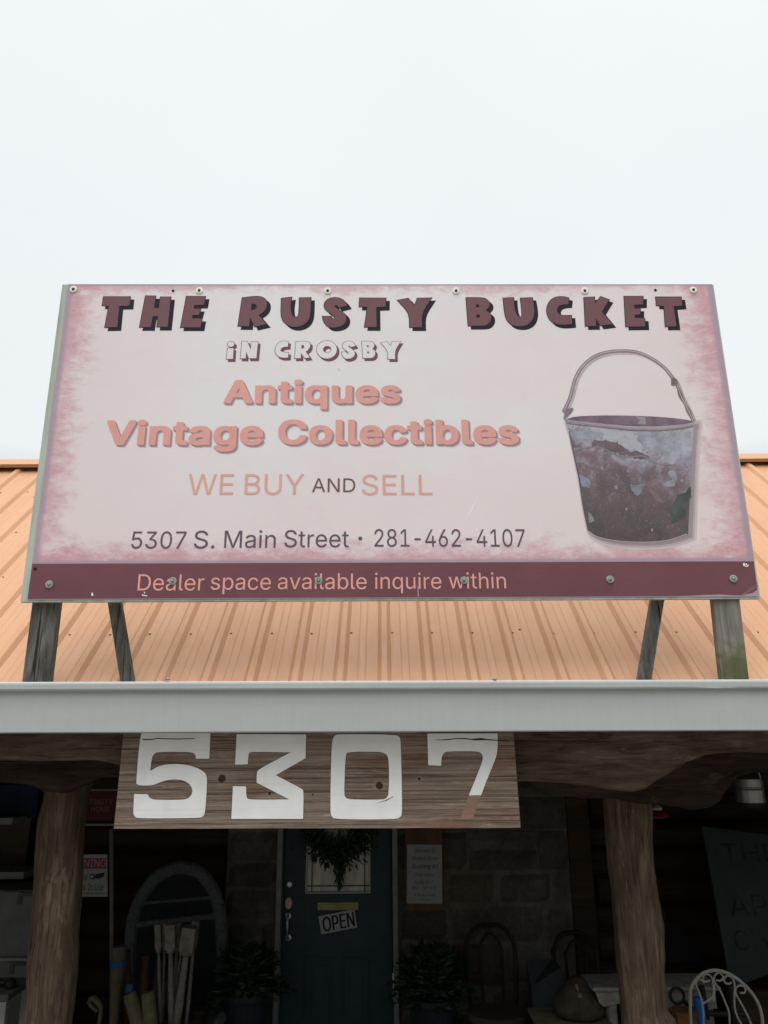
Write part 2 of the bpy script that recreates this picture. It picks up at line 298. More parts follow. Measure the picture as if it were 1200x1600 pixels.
# letter outlines, per mille of the capital height: advance, then closed outlines as x,y,x,y...
REG = json.loads(r'''{"#":[865,[126,1,168,258,167,274,26,276,20,282,38,375,187,378,225,622,82,625,80,634,97,722,243,726,284,978,289,998,294,1000,382,1000,388,994,346,725,594,725,641,998,738,999,740,990,697,726,842,723,836,666,826,625,681,622,676,610,640,382,646,376,782,375,784,358,770,280,762,276,621,274,580,10,578,4,570,0,482,0,476,6,520,266,518,275,274,275,268,266,226,4,218,0],[289,378,536,378,576,606,575,622,330,623,324,610]],"&":[880,[345,-12,297,-5,233,16,179,45,125,95,105,123,76,189,67,237,67,289,80,345,101,387,121,415,183,477,264,541,189,643,160,705,151,741,147,789,155,845,164,873,193,923,231,961,263,981,325,1003,405,1011,481,998,521,982,555,961,605,907,622,873,635,825,635,765,631,745,601,675,581,647,531,597,439,529,435,517,633,275,645,266,675,341,688,441,802,441,799,369,782,289,758,229,723,169,853,11,856,1,717,0,661,67,645,80,599,45,571,29,505,4,421,-13],[351,93,401,91,473,108,519,129,543,145,569,167,570,173,345,447,337,451,259,393,221,351,196,301,191,277,191,237,200,201,213,175,255,129,301,104],[355,613,361,612,375,621,467,693,497,731,510,761,515,781,515,809,497,859,471,885,433,902,381,907,345,898,319,885,289,855,272,817,271,757,280,725,313,667]],",":[369,[74,-235,133,140,269,140,166,-235]],"-":[891,[662,481,662,369,224,369,224,481]],".":[369,[187,-9,153,-2,124,17,104,46,97,81,104,115,124,144,153,164,187,170,222,164,251,144,271,115,277,81,271,46,251,17,222,-2]],"0":[891,[446,-13,392,-10,342,2,297,21,255,47,218,81,186,121,158,169,135,223,117,283,104,349,97,421,94,499,97,577,104,649,118,716,136,776,159,830,187,878,219,918,256,952,298,979,343,998,392,1010,446,1013,499,1010,548,998,594,979,635,952,672,918,704,878,732,830,755,776,773,716,786,649,794,577,797,499,794,421,786,349,773,283,755,223,732,169,705,121,672,81,636,47,594,21,549,2,499,-10],[446,97,481,100,513,109,543,124,570,145,595,171,616,203,634,240,661,330,669,382,676,499,669,618,661,670,649,718,634,760,616,797,595,829,570,855,543,876,513,891,481,900,446,903,410,900,377,891,348,876,320,855,296,829,275,797,242,718,230,670,216,561,215,499,216,438,230,330,242,282,257,240,275,203,296,171,320,145,348,124,377,109,410,100]],"1":[891,[152,1,152,107,412,108,418,114,417,878,408,879,394,870,172,707,171,838,182,850,388,999,540,999,542,114,548,108,768,107,769,2]],"2":[891,[125,0,125,93,488,479,555,555,587,600,611,642,625,685,629,730,623,780,605,823,591,841,557,871,537,883,491,898,440,903,385,897,361,890,318,867,286,833,263,790,251,740,250,711,129,711,131,755,139,796,152,834,169,869,192,902,218,930,247,955,281,975,318,992,357,1004,398,1011,486,1011,527,1004,566,993,601,976,634,956,663,932,688,905,710,875,727,842,739,808,747,771,749,732,744,677,729,625,702,569,634,475,525,353,300,119,300,111,765,111,765,0]],"3":[891,[384,-12,340,-5,268,16,218,41,170,77,136,115,115,149,91,217,86,253,92,259,212,258,227,209,240,183,270,149,316,120,372,103,396,99,464,99,508,108,566,133,604,163,633,209,646,257,646,313,641,337,633,361,608,407,566,445,504,474,432,487,316,487,310,493,310,585,316,599,544,855,565,885,140,888,139,997,732,998,734,913,728,899,456,595,441,573,524,567,588,550,658,513,708,467,749,401,770,329,774,289,770,241,753,177,712,107,670,65,630,37,568,8,520,-5,464,-13]],"4":[891,[556,1,552,207,84,208,78,214,80,316,480,992,492,1000,604,1000,607,994,214,326,220,320,552,321,555,622,672,623,675,322,812,319,814,214,808,208,676,207,673,2]],"5":[891,[435,-13,391,-11,350,-5,312,6,275,22,212,63,186,89,163,118,144,150,131,183,121,219,117,256,240,256,250,213,259,193,286,158,320,130,362,109,410,99,464,100,492,105,518,114,566,142,585,160,617,205,629,231,643,288,643,350,637,380,616,435,583,480,540,515,488,537,428,544,354,535,285,508,252,483,132,497,189,1000,720,1000,720,889,296,889,263,593,268,593,305,619,349,639,424,655,485,654,517,649,578,631,632,601,678,561,698,537,716,511,745,454,763,390,768,321,766,274,758,229,744,188,725,149,702,113,674,81,642,53,607,30,568,11,526,-3,482,-11]],"6":[891,[411,-12,347,0,273,33,221,73,191,107,150,181,133,237,125,289,125,349,133,393,158,473,207,571,275,679,494,997,623,999,628,993,603,955,352,593,355,588,379,602,447,619,515,615,583,598,661,553,695,519,723,479,752,409,765,337,765,289,757,233,740,177,719,135,683,87,641,49,617,33,543,0,475,-13],[425,97,459,95,491,100,527,112,573,141,603,175,628,221,637,249,645,301,641,353,632,389,619,419,595,455,569,481,527,506,455,523,387,514,363,506,321,481,287,447,262,401,249,357,245,325,245,297,254,245,270,201,295,163,345,121,399,100]],"7":[891,[191,0,636,881,636,889,122,889,122,1000,768,1000,768,882,324,0]],"8":[891,[445,-13,396,-11,350,-5,306,7,266,22,230,42,198,65,169,92,146,121,127,154,113,189,105,226,102,266,104,297,117,356,128,384,158,433,177,455,222,490,272,513,300,520,300,525,265,537,234,554,206,577,182,605,163,637,149,672,141,708,138,748,141,785,148,820,161,853,178,884,200,913,254,960,287,979,322,994,361,1005,445,1013,528,1005,566,994,602,979,663,938,689,913,710,884,728,853,740,820,748,785,750,748,748,709,739,672,726,638,706,605,683,577,655,554,625,537,591,525,591,520,617,513,667,490,711,455,730,433,747,409,773,356,786,297,788,266,785,226,777,189,763,154,744,121,720,92,692,65,659,42,623,22,583,7,540,-5,494,-11],[445,97,507,102,534,109,560,119,603,145,635,180,647,201,660,247,662,272,660,300,646,349,618,391,600,409,556,438,531,449,475,461,445,462,414,461,358,449,333,438,289,409,255,371,243,349,229,300,227,272,228,247,242,201,268,161,285,145,306,131,354,109,382,102],[445,569,495,574,518,581,539,590,576,616,604,650,614,670,626,714,627,738,626,763,615,806,592,844,577,859,541,884,519,892,496,899,445,904,393,899,370,892,349,884,312,859,297,844,274,806,262,763,261,738,262,714,274,670,297,632,312,616,329,602,371,581,394,574]],"9":[891,[263,0,261,6,283,40,540,410,535,412,507,397,463,384,383,384,303,405,261,426,213,462,183,496,163,528,146,566,133,610,125,658,125,722,138,790,162,850,191,896,241,946,277,970,319,991,355,1003,403,1012,487,1012,535,1003,571,991,637,954,683,912,723,856,740,818,761,742,765,658,756,602,728,518,687,436,619,328,396,2],[409,482,475,480,495,484,523,493,573,522,607,560,619,580,632,610,641,646,645,682,641,734,628,778,607,820,599,832,553,874,519,891,471,904,419,904,395,899,371,891,321,862,295,836,271,800,249,734,245,694,249,650,262,602,279,568,303,536,341,506,367,493]],":":[369,[187,-9,153,-2,124,17,104,46,97,81,104,115,124,144,153,164,187,170,222,164,251,144,271,115,277,81,271,46,251,17,222,-2],[187,532,153,539,124,558,104,587,97,621,104,656,124,685,153,705,187,711,222,705,251,685,271,656,277,621,271,587,251,558,222,539]],"A":[943,[38,0,35,6,45,38,394,996,402,1000,542,999,891,54,907,2,777,2,679,274,674,279,270,280,265,278,249,238,167,2],[305,394,635,394,565,590,470,889,465,886,383,618]],"B":[897,[118,0,118,1000,524,998,569,991,610,980,646,964,678,945,706,923,730,897,749,869,774,805,780,771,781,704,770,651,760,629,734,592,718,576,681,550,619,524,619,515,667,506,690,496,736,466,775,425,804,371,820,305,819,231,813,196,787,131,767,102,742,77,712,54,677,35,637,20,592,9,541,2,485,0],[245,112,535,115,581,123,619,137,648,157,670,180,686,207,695,236,697,293,692,317,673,362,659,381,623,415,576,440,549,447,488,454,245,454],[245,561,495,562,544,573,587,594,622,624,635,642,654,683,661,731,658,764,649,793,635,819,615,843,588,863,556,877,517,885,245,888]],"C":[1003,[525,-13,463,-9,403,2,347,22,295,49,248,84,205,125,168,172,137,226,112,287,94,352,83,423,79,499,83,576,94,647,112,713,137,773,168,827,205,875,248,916,295,951,347,978,403,998,463,1009,525,1013,599,1008,669,991,733,964,790,926,840,879,880,822,911,758,930,684,803,684,777,755,752,794,720,828,663,866,620,883,574,893,525,896,481,893,438,884,398,870,361,850,326,824,295,793,269,757,246,715,227,669,214,617,206,561,203,499,206,438,214,382,227,331,246,284,269,243,296,207,327,176,362,150,399,130,439,116,481,107,550,105,620,118,683,146,737,189,777,245,803,316,930,316,911,243,881,178,840,122,791,75,734,37,670,9,600,-8]],"D":[987,[120,1,119,998,476,1000,488,996,520,996,588,983,636,967,698,938,762,890,820,824,844,784,877,710,894,646,906,566,906,438,902,406,877,294,861,254,828,192,796,148,734,90,684,57,632,33,580,17,512,4,476,4,464,0],[247,114,456,112,536,124,580,137,630,162,670,190,720,248,749,302,761,334,778,406,782,486,786,498,782,518,782,570,765,654,745,710,704,776,646,830,584,863,544,876,464,888,247,886]],"E":[823,[118,0,118,1000,732,1000,732,888,245,888,245,562,699,562,699,450,245,450,245,112,738,112,738,0]],"F":[806,[118,0,118,1000,726,1000,726,888,245,888,245,547,681,547,681,435,245,435,245,0]],"G":[1023,[497,-12,417,-1,341,24,287,53,243,85,201,127,149,203,108,297,91,361,83,413,79,537,91,641,112,717,145,791,193,863,255,925,295,953,353,982,397,998,461,1011,537,1015,625,1003,693,982,743,957,791,925,819,901,853,863,881,823,914,753,930,689,801,688,786,729,761,775,699,841,641,874,593,890,565,895,481,895,405,874,351,845,289,787,253,731,224,661,207,577,203,461,211,393,232,317,269,243,289,215,331,173,371,145,405,128,481,107,533,103,601,111,653,128,715,165,753,203,786,257,807,317,815,361,814,389,557,392,555,497,561,503,937,502,939,357,927,281,910,229,881,171,857,135,819,93,747,41,713,24,645,0,557,-13]],"H":[1016,[118,0,118,1000,245,1000,245,568,771,568,771,1000,898,1000,898,0,771,0,771,456,245,456,245,0]],"I":[591,[61,0,61,112,232,112,232,888,61,888,61,1000,530,1000,530,888,359,888,359,112,530,112,530,0]],"L":[773,[118,0,118,1000,245,1000,245,112,710,112,710,0]],"M":[1235,[120,1,119,998,292,1000,300,996,537,390,615,154,620,151,691,366,935,998,1116,999,1117,2,996,0,990,6,992,844,893,562,673,2,568,0,559,6,327,590,236,848,238,6,232,0]],"N":[1029,[120,1,119,998,269,998,700,320,788,164,786,354,782,366,782,994,788,1000,908,999,909,2,759,2,400,564,240,836,238,762,242,750,242,658,246,646,246,6,240,0]],"O":[1048,[525,-13,462,-9,403,2,348,22,296,49,248,84,206,125,169,172,137,226,112,287,94,352,83,423,79,499,83,576,94,647,112,713,137,773,169,827,206,875,248,916,296,951,348,978,403,998,462,1009,525,1013,588,1009,647,998,702,978,754,951,801,916,844,875,880,827,912,773,937,713,955,647,966,576,969,499,966,423,955,352,937,287,912,226,880,172,844,125,801,84,754,49,702,22,647,2,588,-9],[525,104,569,107,610,115,649,130,687,149,721,175,752,205,779,242,803,283,822,330,835,382,843,438,846,499,843,561,835,618,822,670,803,717,779,758,752,795,721,825,687,851,649,870,610,885,569,893,525,896,481,893,439,885,400,870,362,850,328,825,297,794,270,758,246,716,227,669,214,618,206,561,203,499,206,438,214,382,227,330,246,283,270,242,297,206,328,175,362,150,400,130,439,115,481,107]],"P":[874,[120,1,119,998,500,1000,580,987,654,958,710,918,744,880,773,830,794,770,802,726,802,642,785,566,756,504,740,480,690,430,624,393,588,381,552,372,476,364,248,363,245,2],[247,478,484,476,512,480,580,501,624,533,657,582,665,602,678,666,674,730,665,766,636,820,598,854,564,871,520,884,496,888,248,887]],"Q":[1048,[789,-93,701,19,589,-10,509,-14,497,-10,461,-10,401,3,353,19,303,44,251,80,197,134,169,170,141,218,112,284,91,360,83,412,79,536,91,636,116,724,153,802,201,870,247,916,279,940,353,981,401,997,461,1010,541,1014,629,1002,705,977,759,948,803,916,845,874,881,826,926,740,955,648,967,572,967,428,955,352,938,288,889,186,849,130,794,76,913,-82,916,-92],[475,108,569,106,609,115,621,119,623,124,489,302,486,312,615,312,713,182,725,178,769,226,810,300,830,360,843,432,843,484,847,504,835,620,818,680,789,742,753,794,703,840,653,869,569,894,481,894,441,885,405,873,363,852,331,828,293,790,269,758,244,712,224,660,207,576,203,460,211,392,232,316,269,242,289,214,335,168,363,148,405,127]],"R":[883,[120,1,119,998,500,1000,584,987,632,971,666,954,702,930,744,888,760,864,785,814,793,786,802,742,806,686,793,598,781,562,748,504,736,488,694,450,654,426,622,414,619,406,820,40,837,2,700,0,692,4,486,386,252,388,246,382,245,2],[247,502,468,500,480,504,516,504,568,517,610,538,629,554,652,584,665,610,678,662,678,722,674,746,657,794,644,816,610,850,590,862,560,875,524,884,496,888,248,887]],"S":[878,[440,-17,338,-9,293,3,251,18,213,38,179,61,150,88,125,118,106,152,90,188,80,227,75,269,205,269,217,216,228,193,260,155,302,126,327,115,354,107,410,98,473,98,504,102,562,119,611,145,648,180,661,201,677,248,678,297,664,336,638,366,603,391,558,412,303,489,251,512,207,538,169,569,140,603,119,641,106,684,102,732,105,773,113,811,128,847,147,880,172,910,201,937,234,959,270,979,311,994,353,1005,446,1013,540,1005,582,994,621,978,657,959,689,937,717,911,741,882,761,850,775,817,784,781,788,743,663,743,656,778,642,810,621,837,594,860,562,878,525,891,486,899,411,900,354,890,329,880,306,869,268,840,241,803,228,761,228,714,234,692,257,656,312,616,397,582,588,527,660,496,705,467,744,432,776,388,796,336,803,272,800,233,792,195,778,159,760,125,736,94,707,66,674,42,636,21,593,4,546,-8,495,-15]],"T":[882,[63,888,63,1000,820,1000,820,888,505,888,505,0,379,0,379,888]],"U":[1017,[509,-16,452,-13,398,-5,349,10,303,30,261,55,225,85,193,119,167,157,145,199,130,243,121,290,118,340,118,1000,244,1000,244,350,246,315,262,251,294,195,340,151,368,133,432,109,509,101,585,109,650,133,702,172,723,195,754,251,770,315,772,350,772,1000,899,1000,899,340,896,290,887,243,871,199,850,157,824,119,792,85,756,55,714,30,669,10,619,-5,566,-13]],"V":[943,[402,1,45,962,35,998,167,998,395,358,474,108,589,466,773,994,782,1000,906,999,907,990,547,2]],"W":[1349,[306,1,34,999,163,998,340,310,378,131,384,138,396,206,433,362,602,999,747,998,911,374,965,138,970,135,1008,310,1185,998,1315,998,1042,1,902,0,893,6,721,638,674,848,623,626,455,6,446,0]],"Y":[927,[402,1,399,410,35,998,174,1000,182,996,394,652,461,522,466,521,542,664,746,996,754,1000,890,999,891,994,878,972,529,414,527,2]],"a":[765,[314,-17,247,-10,186,10,133,42,112,63,79,115,68,144,62,177,61,243,74,295,85,316,114,352,152,380,197,400,272,420,479,448,522,462,537,477,540,488,541,527,532,566,524,583,502,612,471,633,432,646,385,650,335,646,313,641,275,625,231,591,211,565,197,538,81,572,112,633,132,659,154,680,205,715,261,738,321,751,381,756,446,750,517,731,562,708,583,693,618,654,646,602,660,534,662,494,662,0,544,0,544,102,535,102,519,75,495,48,444,12,400,-6,345,-16],[335,89,367,91,424,104,470,130,504,163,528,204,540,248,542,373,521,361,484,351,324,327,283,318,230,296,203,274,186,245,180,206,186,171,200,142,224,119,255,103,293,93]],"b":[834,[451,-16,389,-10,362,-3,318,20,271,61,232,115,220,115,220,0,103,0,103,1000,224,1000,224,627,232,627,283,694,337,733,387,750,417,754,496,753,538,744,578,729,615,709,649,683,679,652,705,616,727,575,744,530,757,481,765,428,765,314,757,261,745,212,727,166,705,125,679,89,649,58,616,31,579,11,539,-4,496,-13],[433,92,466,94,497,101,524,113,549,129,591,172,607,199,631,262,639,297,645,373,639,447,632,481,608,543,592,569,550,612,525,628,497,639,466,646,433,648,369,640,342,629,317,614,276,572,259,546,235,485,227,450,222,373,223,332,235,259,246,226,276,170,295,147,343,112,370,101,400,94]],"c":[778,[407,-16,358,-13,312,-4,269,11,230,32,193,59,161,90,134,126,110,167,91,212,78,261,70,313,67,368,70,425,78,478,91,527,110,572,134,613,161,649,193,681,230,707,269,729,312,744,358,753,407,756,461,752,511,741,557,724,600,700,637,669,668,633,693,591,711,544,595,515,579,556,562,580,542,601,518,619,491,633,443,646,372,646,340,639,311,627,285,610,243,565,226,538,213,508,195,441,189,368,195,297,213,231,226,201,263,150,285,130,311,113,340,101,372,94,407,91,444,94,477,101,506,113,532,130,555,150,573,174,588,201,598,230,713,201,696,153,671,110,639,73,602,42,559,17,512,-1,462,-12]],"d":[834,[384,-16,339,-13,296,-4,256,11,219,31,185,58,155,89,130,125,107,166,90,212,77,261,70,314,67,371,70,428,77,481,90,530,108,575,130,616,156,652,186,683,220,709,257,729,297,744,339,753,418,754,448,750,497,733,551,694,602,627,611,627,611,1000,731,1000,731,0,615,0,615,115,603,115,564,61,516,20,473,-3,446,-10],[402,92,435,94,465,101,492,112,517,128,559,170,575,196,599,259,607,294,613,373,611,412,599,485,576,546,559,572,518,614,493,629,465,640,402,648,368,646,337,639,309,628,284,612,243,569,226,543,203,481,191,411,189,373,191,334,203,262,227,199,243,172,285,129,310,113,338,101,369,94]],"e":[794,[385,-15,313,-3,277,9,227,34,163,86,133,124,96,198,75,270,67,334,67,402,75,466,88,518,108,570,137,620,187,678,231,710,305,743,381,756,433,756,485,747,555,722,611,686,661,632,694,574,715,514,727,450,731,338,725,332,192,330,191,298,200,254,216,210,233,180,271,138,329,105,381,92,453,92,493,101,547,130,573,156,601,207,716,178,706,146,673,92,639,58,599,30,557,9,501,-8,453,-16],[192,438,601,436,606,438,607,446,586,526,553,584,531,606,495,630,473,639,433,648,373,648,333,639,303,626,283,614,245,580,221,544,204,506,191,458]],"g":[836,[407,-296,367,-295,295,-284,263,-274,207,-249,183,-234,143,-198,111,-158,99,-136,199,-80,252,-142,284,-164,325,-181,377,-190,450,-189,489,-180,524,-167,555,-148,580,-123,598,-92,608,-55,612,-11,612,134,602,134,563,82,534,54,496,31,446,15,383,9,339,12,298,20,259,34,222,52,188,76,157,105,131,139,108,177,90,220,77,268,70,320,67,376,70,432,77,484,90,532,108,577,131,617,157,652,187,683,221,709,258,729,298,744,340,753,385,756,419,754,475,743,498,733,537,708,567,680,605,627,615,627,615,746,732,746,732,-17,730,-64,721,-106,708,-144,689,-177,665,-205,638,-230,606,-251,533,-280,493,-289],[403,116,436,118,493,134,518,148,559,186,576,210,600,269,608,302,614,379,613,417,601,487,576,547,560,573,519,614,494,629,466,640,403,648,369,646,339,639,310,628,285,612,243,570,213,516,203,484,191,416,189,379,195,305,203,272,214,241,244,189,286,149,311,135,339,124]],"h":[806,[105,1,103,994,109,1000,217,1000,223,994,225,624,253,668,295,710,361,743,429,756,501,752,549,739,591,718,633,684,670,630,695,554,703,482,703,6,697,0,584,2,583,462,579,474,579,506,570,542,545,588,515,618,469,639,401,648,353,639,299,614,279,598,261,576,232,518,223,474,222,2]],"i":[328,[103,0,103,746,224,746,224,0],[164,870,133,876,106,894,87,919,81,950,87,981,106,1006,133,1024,164,1029,197,1024,224,1006,242,981,248,950,242,919,224,894,197,876]],"k":[748,[105,1,103,994,109,1000,217,1000,223,994,225,417,239,418,555,742,700,742,661,696,473,508,398,426,401,416,429,380,728,2,575,2,349,292,306,346,301,347,271,322,223,270,222,2]],"l":[372,[274,-5,233,-2,198,6,169,20,145,40,127,64,114,93,106,127,103,166,103,1000,224,1000,224,194,227,151,236,122,255,107,287,102,334,107,355,5,318,-2]],"m":[1199,[105,1,105,743,218,742,221,616,253,672,295,714,345,743,417,760,469,756,505,747,539,730,555,718,589,680,605,656,621,616,625,615,653,664,695,706,753,739,809,756,869,760,905,756,949,743,999,718,1019,702,1049,668,1074,622,1082,598,1095,518,1093,1,976,2,975,506,971,538,953,588,931,614,885,639,853,648,789,648,757,639,731,626,689,588,672,558,664,534,659,510,657,1,540,2,539,522,535,546,517,588,495,614,453,639,421,648,365,648,329,639,303,626,272,602,249,572,236,546,223,494,223,6,217,0]],"n":[805,[105,1,104,742,218,742,221,619,225,620,253,668,295,710,341,735,397,752,429,756,501,752,549,739,603,710,633,684,669,632,686,590,699,530,699,494,703,482,702,2,589,0,583,6,583,462,579,474,579,506,570,542,545,588,515,618,469,639,401,648,353,639,299,614,279,598,261,576,232,518,223,474,222,2]],"o":[816,[407,-16,358,-13,312,-4,269,11,230,32,193,59,161,90,134,126,110,167,91,212,78,261,70,313,67,368,70,425,78,478,91,527,110,572,134,613,161,649,193,681,230,707,269,729,312,744,358,753,407,756,457,753,504,744,547,729,587,707,623,681,655,649,683,613,706,572,725,527,738,478,746,425,749,368,746,313,738,261,725,212,706,167,683,126,655,90,623,59,587,32,547,11,504,-4,457,-13],[407,91,443,94,476,101,505,113,531,130,574,174,590,201,614,263,626,332,627,368,626,405,614,475,590,538,574,565,531,610,505,627,476,639,443,646,407,648,372,646,340,639,311,627,285,610,243,565,226,538,203,475,191,406,189,368,191,332,203,263,226,201,243,174,285,130,311,113,340,101,372,94]],"p":[834,[103,-281,103,746,220,746,220,627,232,627,270,680,299,708,337,733,360,743,387,750,450,756,496,753,538,744,578,729,615,709,649,683,679,652,705,616,727,575,744,530,757,481,765,428,765,314,757,261,745,212,727,166,705,125,679,89,649,58,616,31,579,11,539,-4,496,-13,418,-15,362,-3,339,7,285,47,232,115,224,115,224,-281],[433,92,466,94,497,101,524,113,549,129,591,172,607,199,631,262,639,297,645,373,639,447,632,481,608,543,592,569,550,612,525,628,497,639,466,646,433,648,369,640,342,629,317,614,276,572,259,546,235,485,227,450,222,373,223,332,235,259,246,226,276,170,295,147,343,112,370,101,400,94]],"q":[834,[731,-281,611,-281,611,115,602,115,550,47,496,7,473,-3,417,-15,339,-13,296,-4,256,11,219,31,185,58,155,89,130,125,107,166,90,212,77,261,70,314,67,371,70,428,77,481,90,530,108,575,130,616,156,652,186,683,220,709,257,729,297,744,339,753,385,756,448,750,474,743,497,733,536,708,565,680,603,627,615,627,615,746,731,746],[402,92,435,94,465,101,492,112,517,128,559,170,575,196,599,259,607,294,613,373,611,412,599,485,576,546,559,572,518,614,493,629,465,640,402,648,368,646,337,639,309,628,284,612,243,569,226,543,203,481,191,411,189,373,191,334,203,262,227,199,243,172,285,129,310,113,338,101,369,94]],"r":[509,[103,0,103,746,219,746,219,631,227,631,239,658,276,703,327,737,355,748,386,754,478,754,478,634,407,640,381,639,334,628,293,606,276,592,260,576,237,537,225,491,224,466,224,0]],"s":[718,[358,-16,320,-15,252,-3,192,19,166,35,121,75,104,98,89,125,70,185,185,209,194,181,207,156,224,135,244,119,268,106,324,91,393,91,426,98,455,108,481,122,501,140,515,159,524,180,525,221,520,238,499,267,465,289,443,298,293,334,246,348,205,365,170,385,142,409,120,436,104,467,95,501,92,538,94,569,101,599,112,626,147,675,197,713,259,740,329,754,368,756,405,754,470,742,499,732,548,704,569,687,603,645,617,622,637,570,527,545,519,566,494,603,456,635,431,645,402,652,336,652,281,636,238,606,224,588,216,568,213,545,221,508,244,478,282,456,338,438,499,398,540,381,574,361,602,337,624,310,639,280,648,246,651,209,642,147,630,119,614,93,594,68,570,47,542,29,476,0,400,-14]],"t":[447,[303,-7,243,5,201,26,171,52,142,102,129,146,129,638,123,644,19,644,13,650,15,743,128,746,129,922,135,928,248,926,251,745,395,744,401,738,399,645,255,644,249,638,249,166,254,146,269,118,303,101,335,99,395,103,417,14,413,2,391,-4,363,-8]],"u":[806,[325,-9,257,7,195,40,153,86,120,152,103,232,104,744,217,746,223,740,223,260,240,192,269,146,311,116,353,102,413,98,465,111,511,136,545,170,570,220,579,256,583,296,584,744,701,745,702,4,588,4,585,130,545,70,515,40,483,20,409,-6,381,-10]],"v":[765,[320,1,37,742,160,744,168,740,325,306,357,210,379,126,384,120,427,270,599,742,724,744,727,742,725,730,445,2]],"w":[1115,[270,1,47,742,166,744,175,734,283,346,334,136,397,394,496,742,623,742,739,314,777,146,782,143,841,382,941,738,950,744,1067,742,859,46,842,1,730,0,721,10,629,326,558,600,553,594,495,362,391,2]],"x":[744,[47,0,45,6,59,28,299,372,302,382,62,742,199,743,307,576,375,461,380,462,439,572,553,742,686,742,683,732,507,476,442,374,700,2,563,1,427,208,375,300,371,301,303,184,181,2]],"y":[765,[144,-284,104,-276,94,-267,119,-171,132,-169,164,-177,192,-177,216,-172,246,-155,260,-141,285,-99,317,-11,318,1,35,745,165,745,321,317,357,209,379,125,384,124,435,293,599,745,728,746,417,-75,376,-169,352,-205,314,-243,272,-268,204,-285]],"z":[748,[82,0,82,90,499,628,499,635,94,635,94,746,654,746,654,650,248,118,248,111,666,111,666,0]],"·":[385,[193,386,158,392,129,412,109,441,103,475,109,510,129,539,158,558,193,565,227,558,256,539,276,510,282,475,276,441,256,412,227,392]]}''')
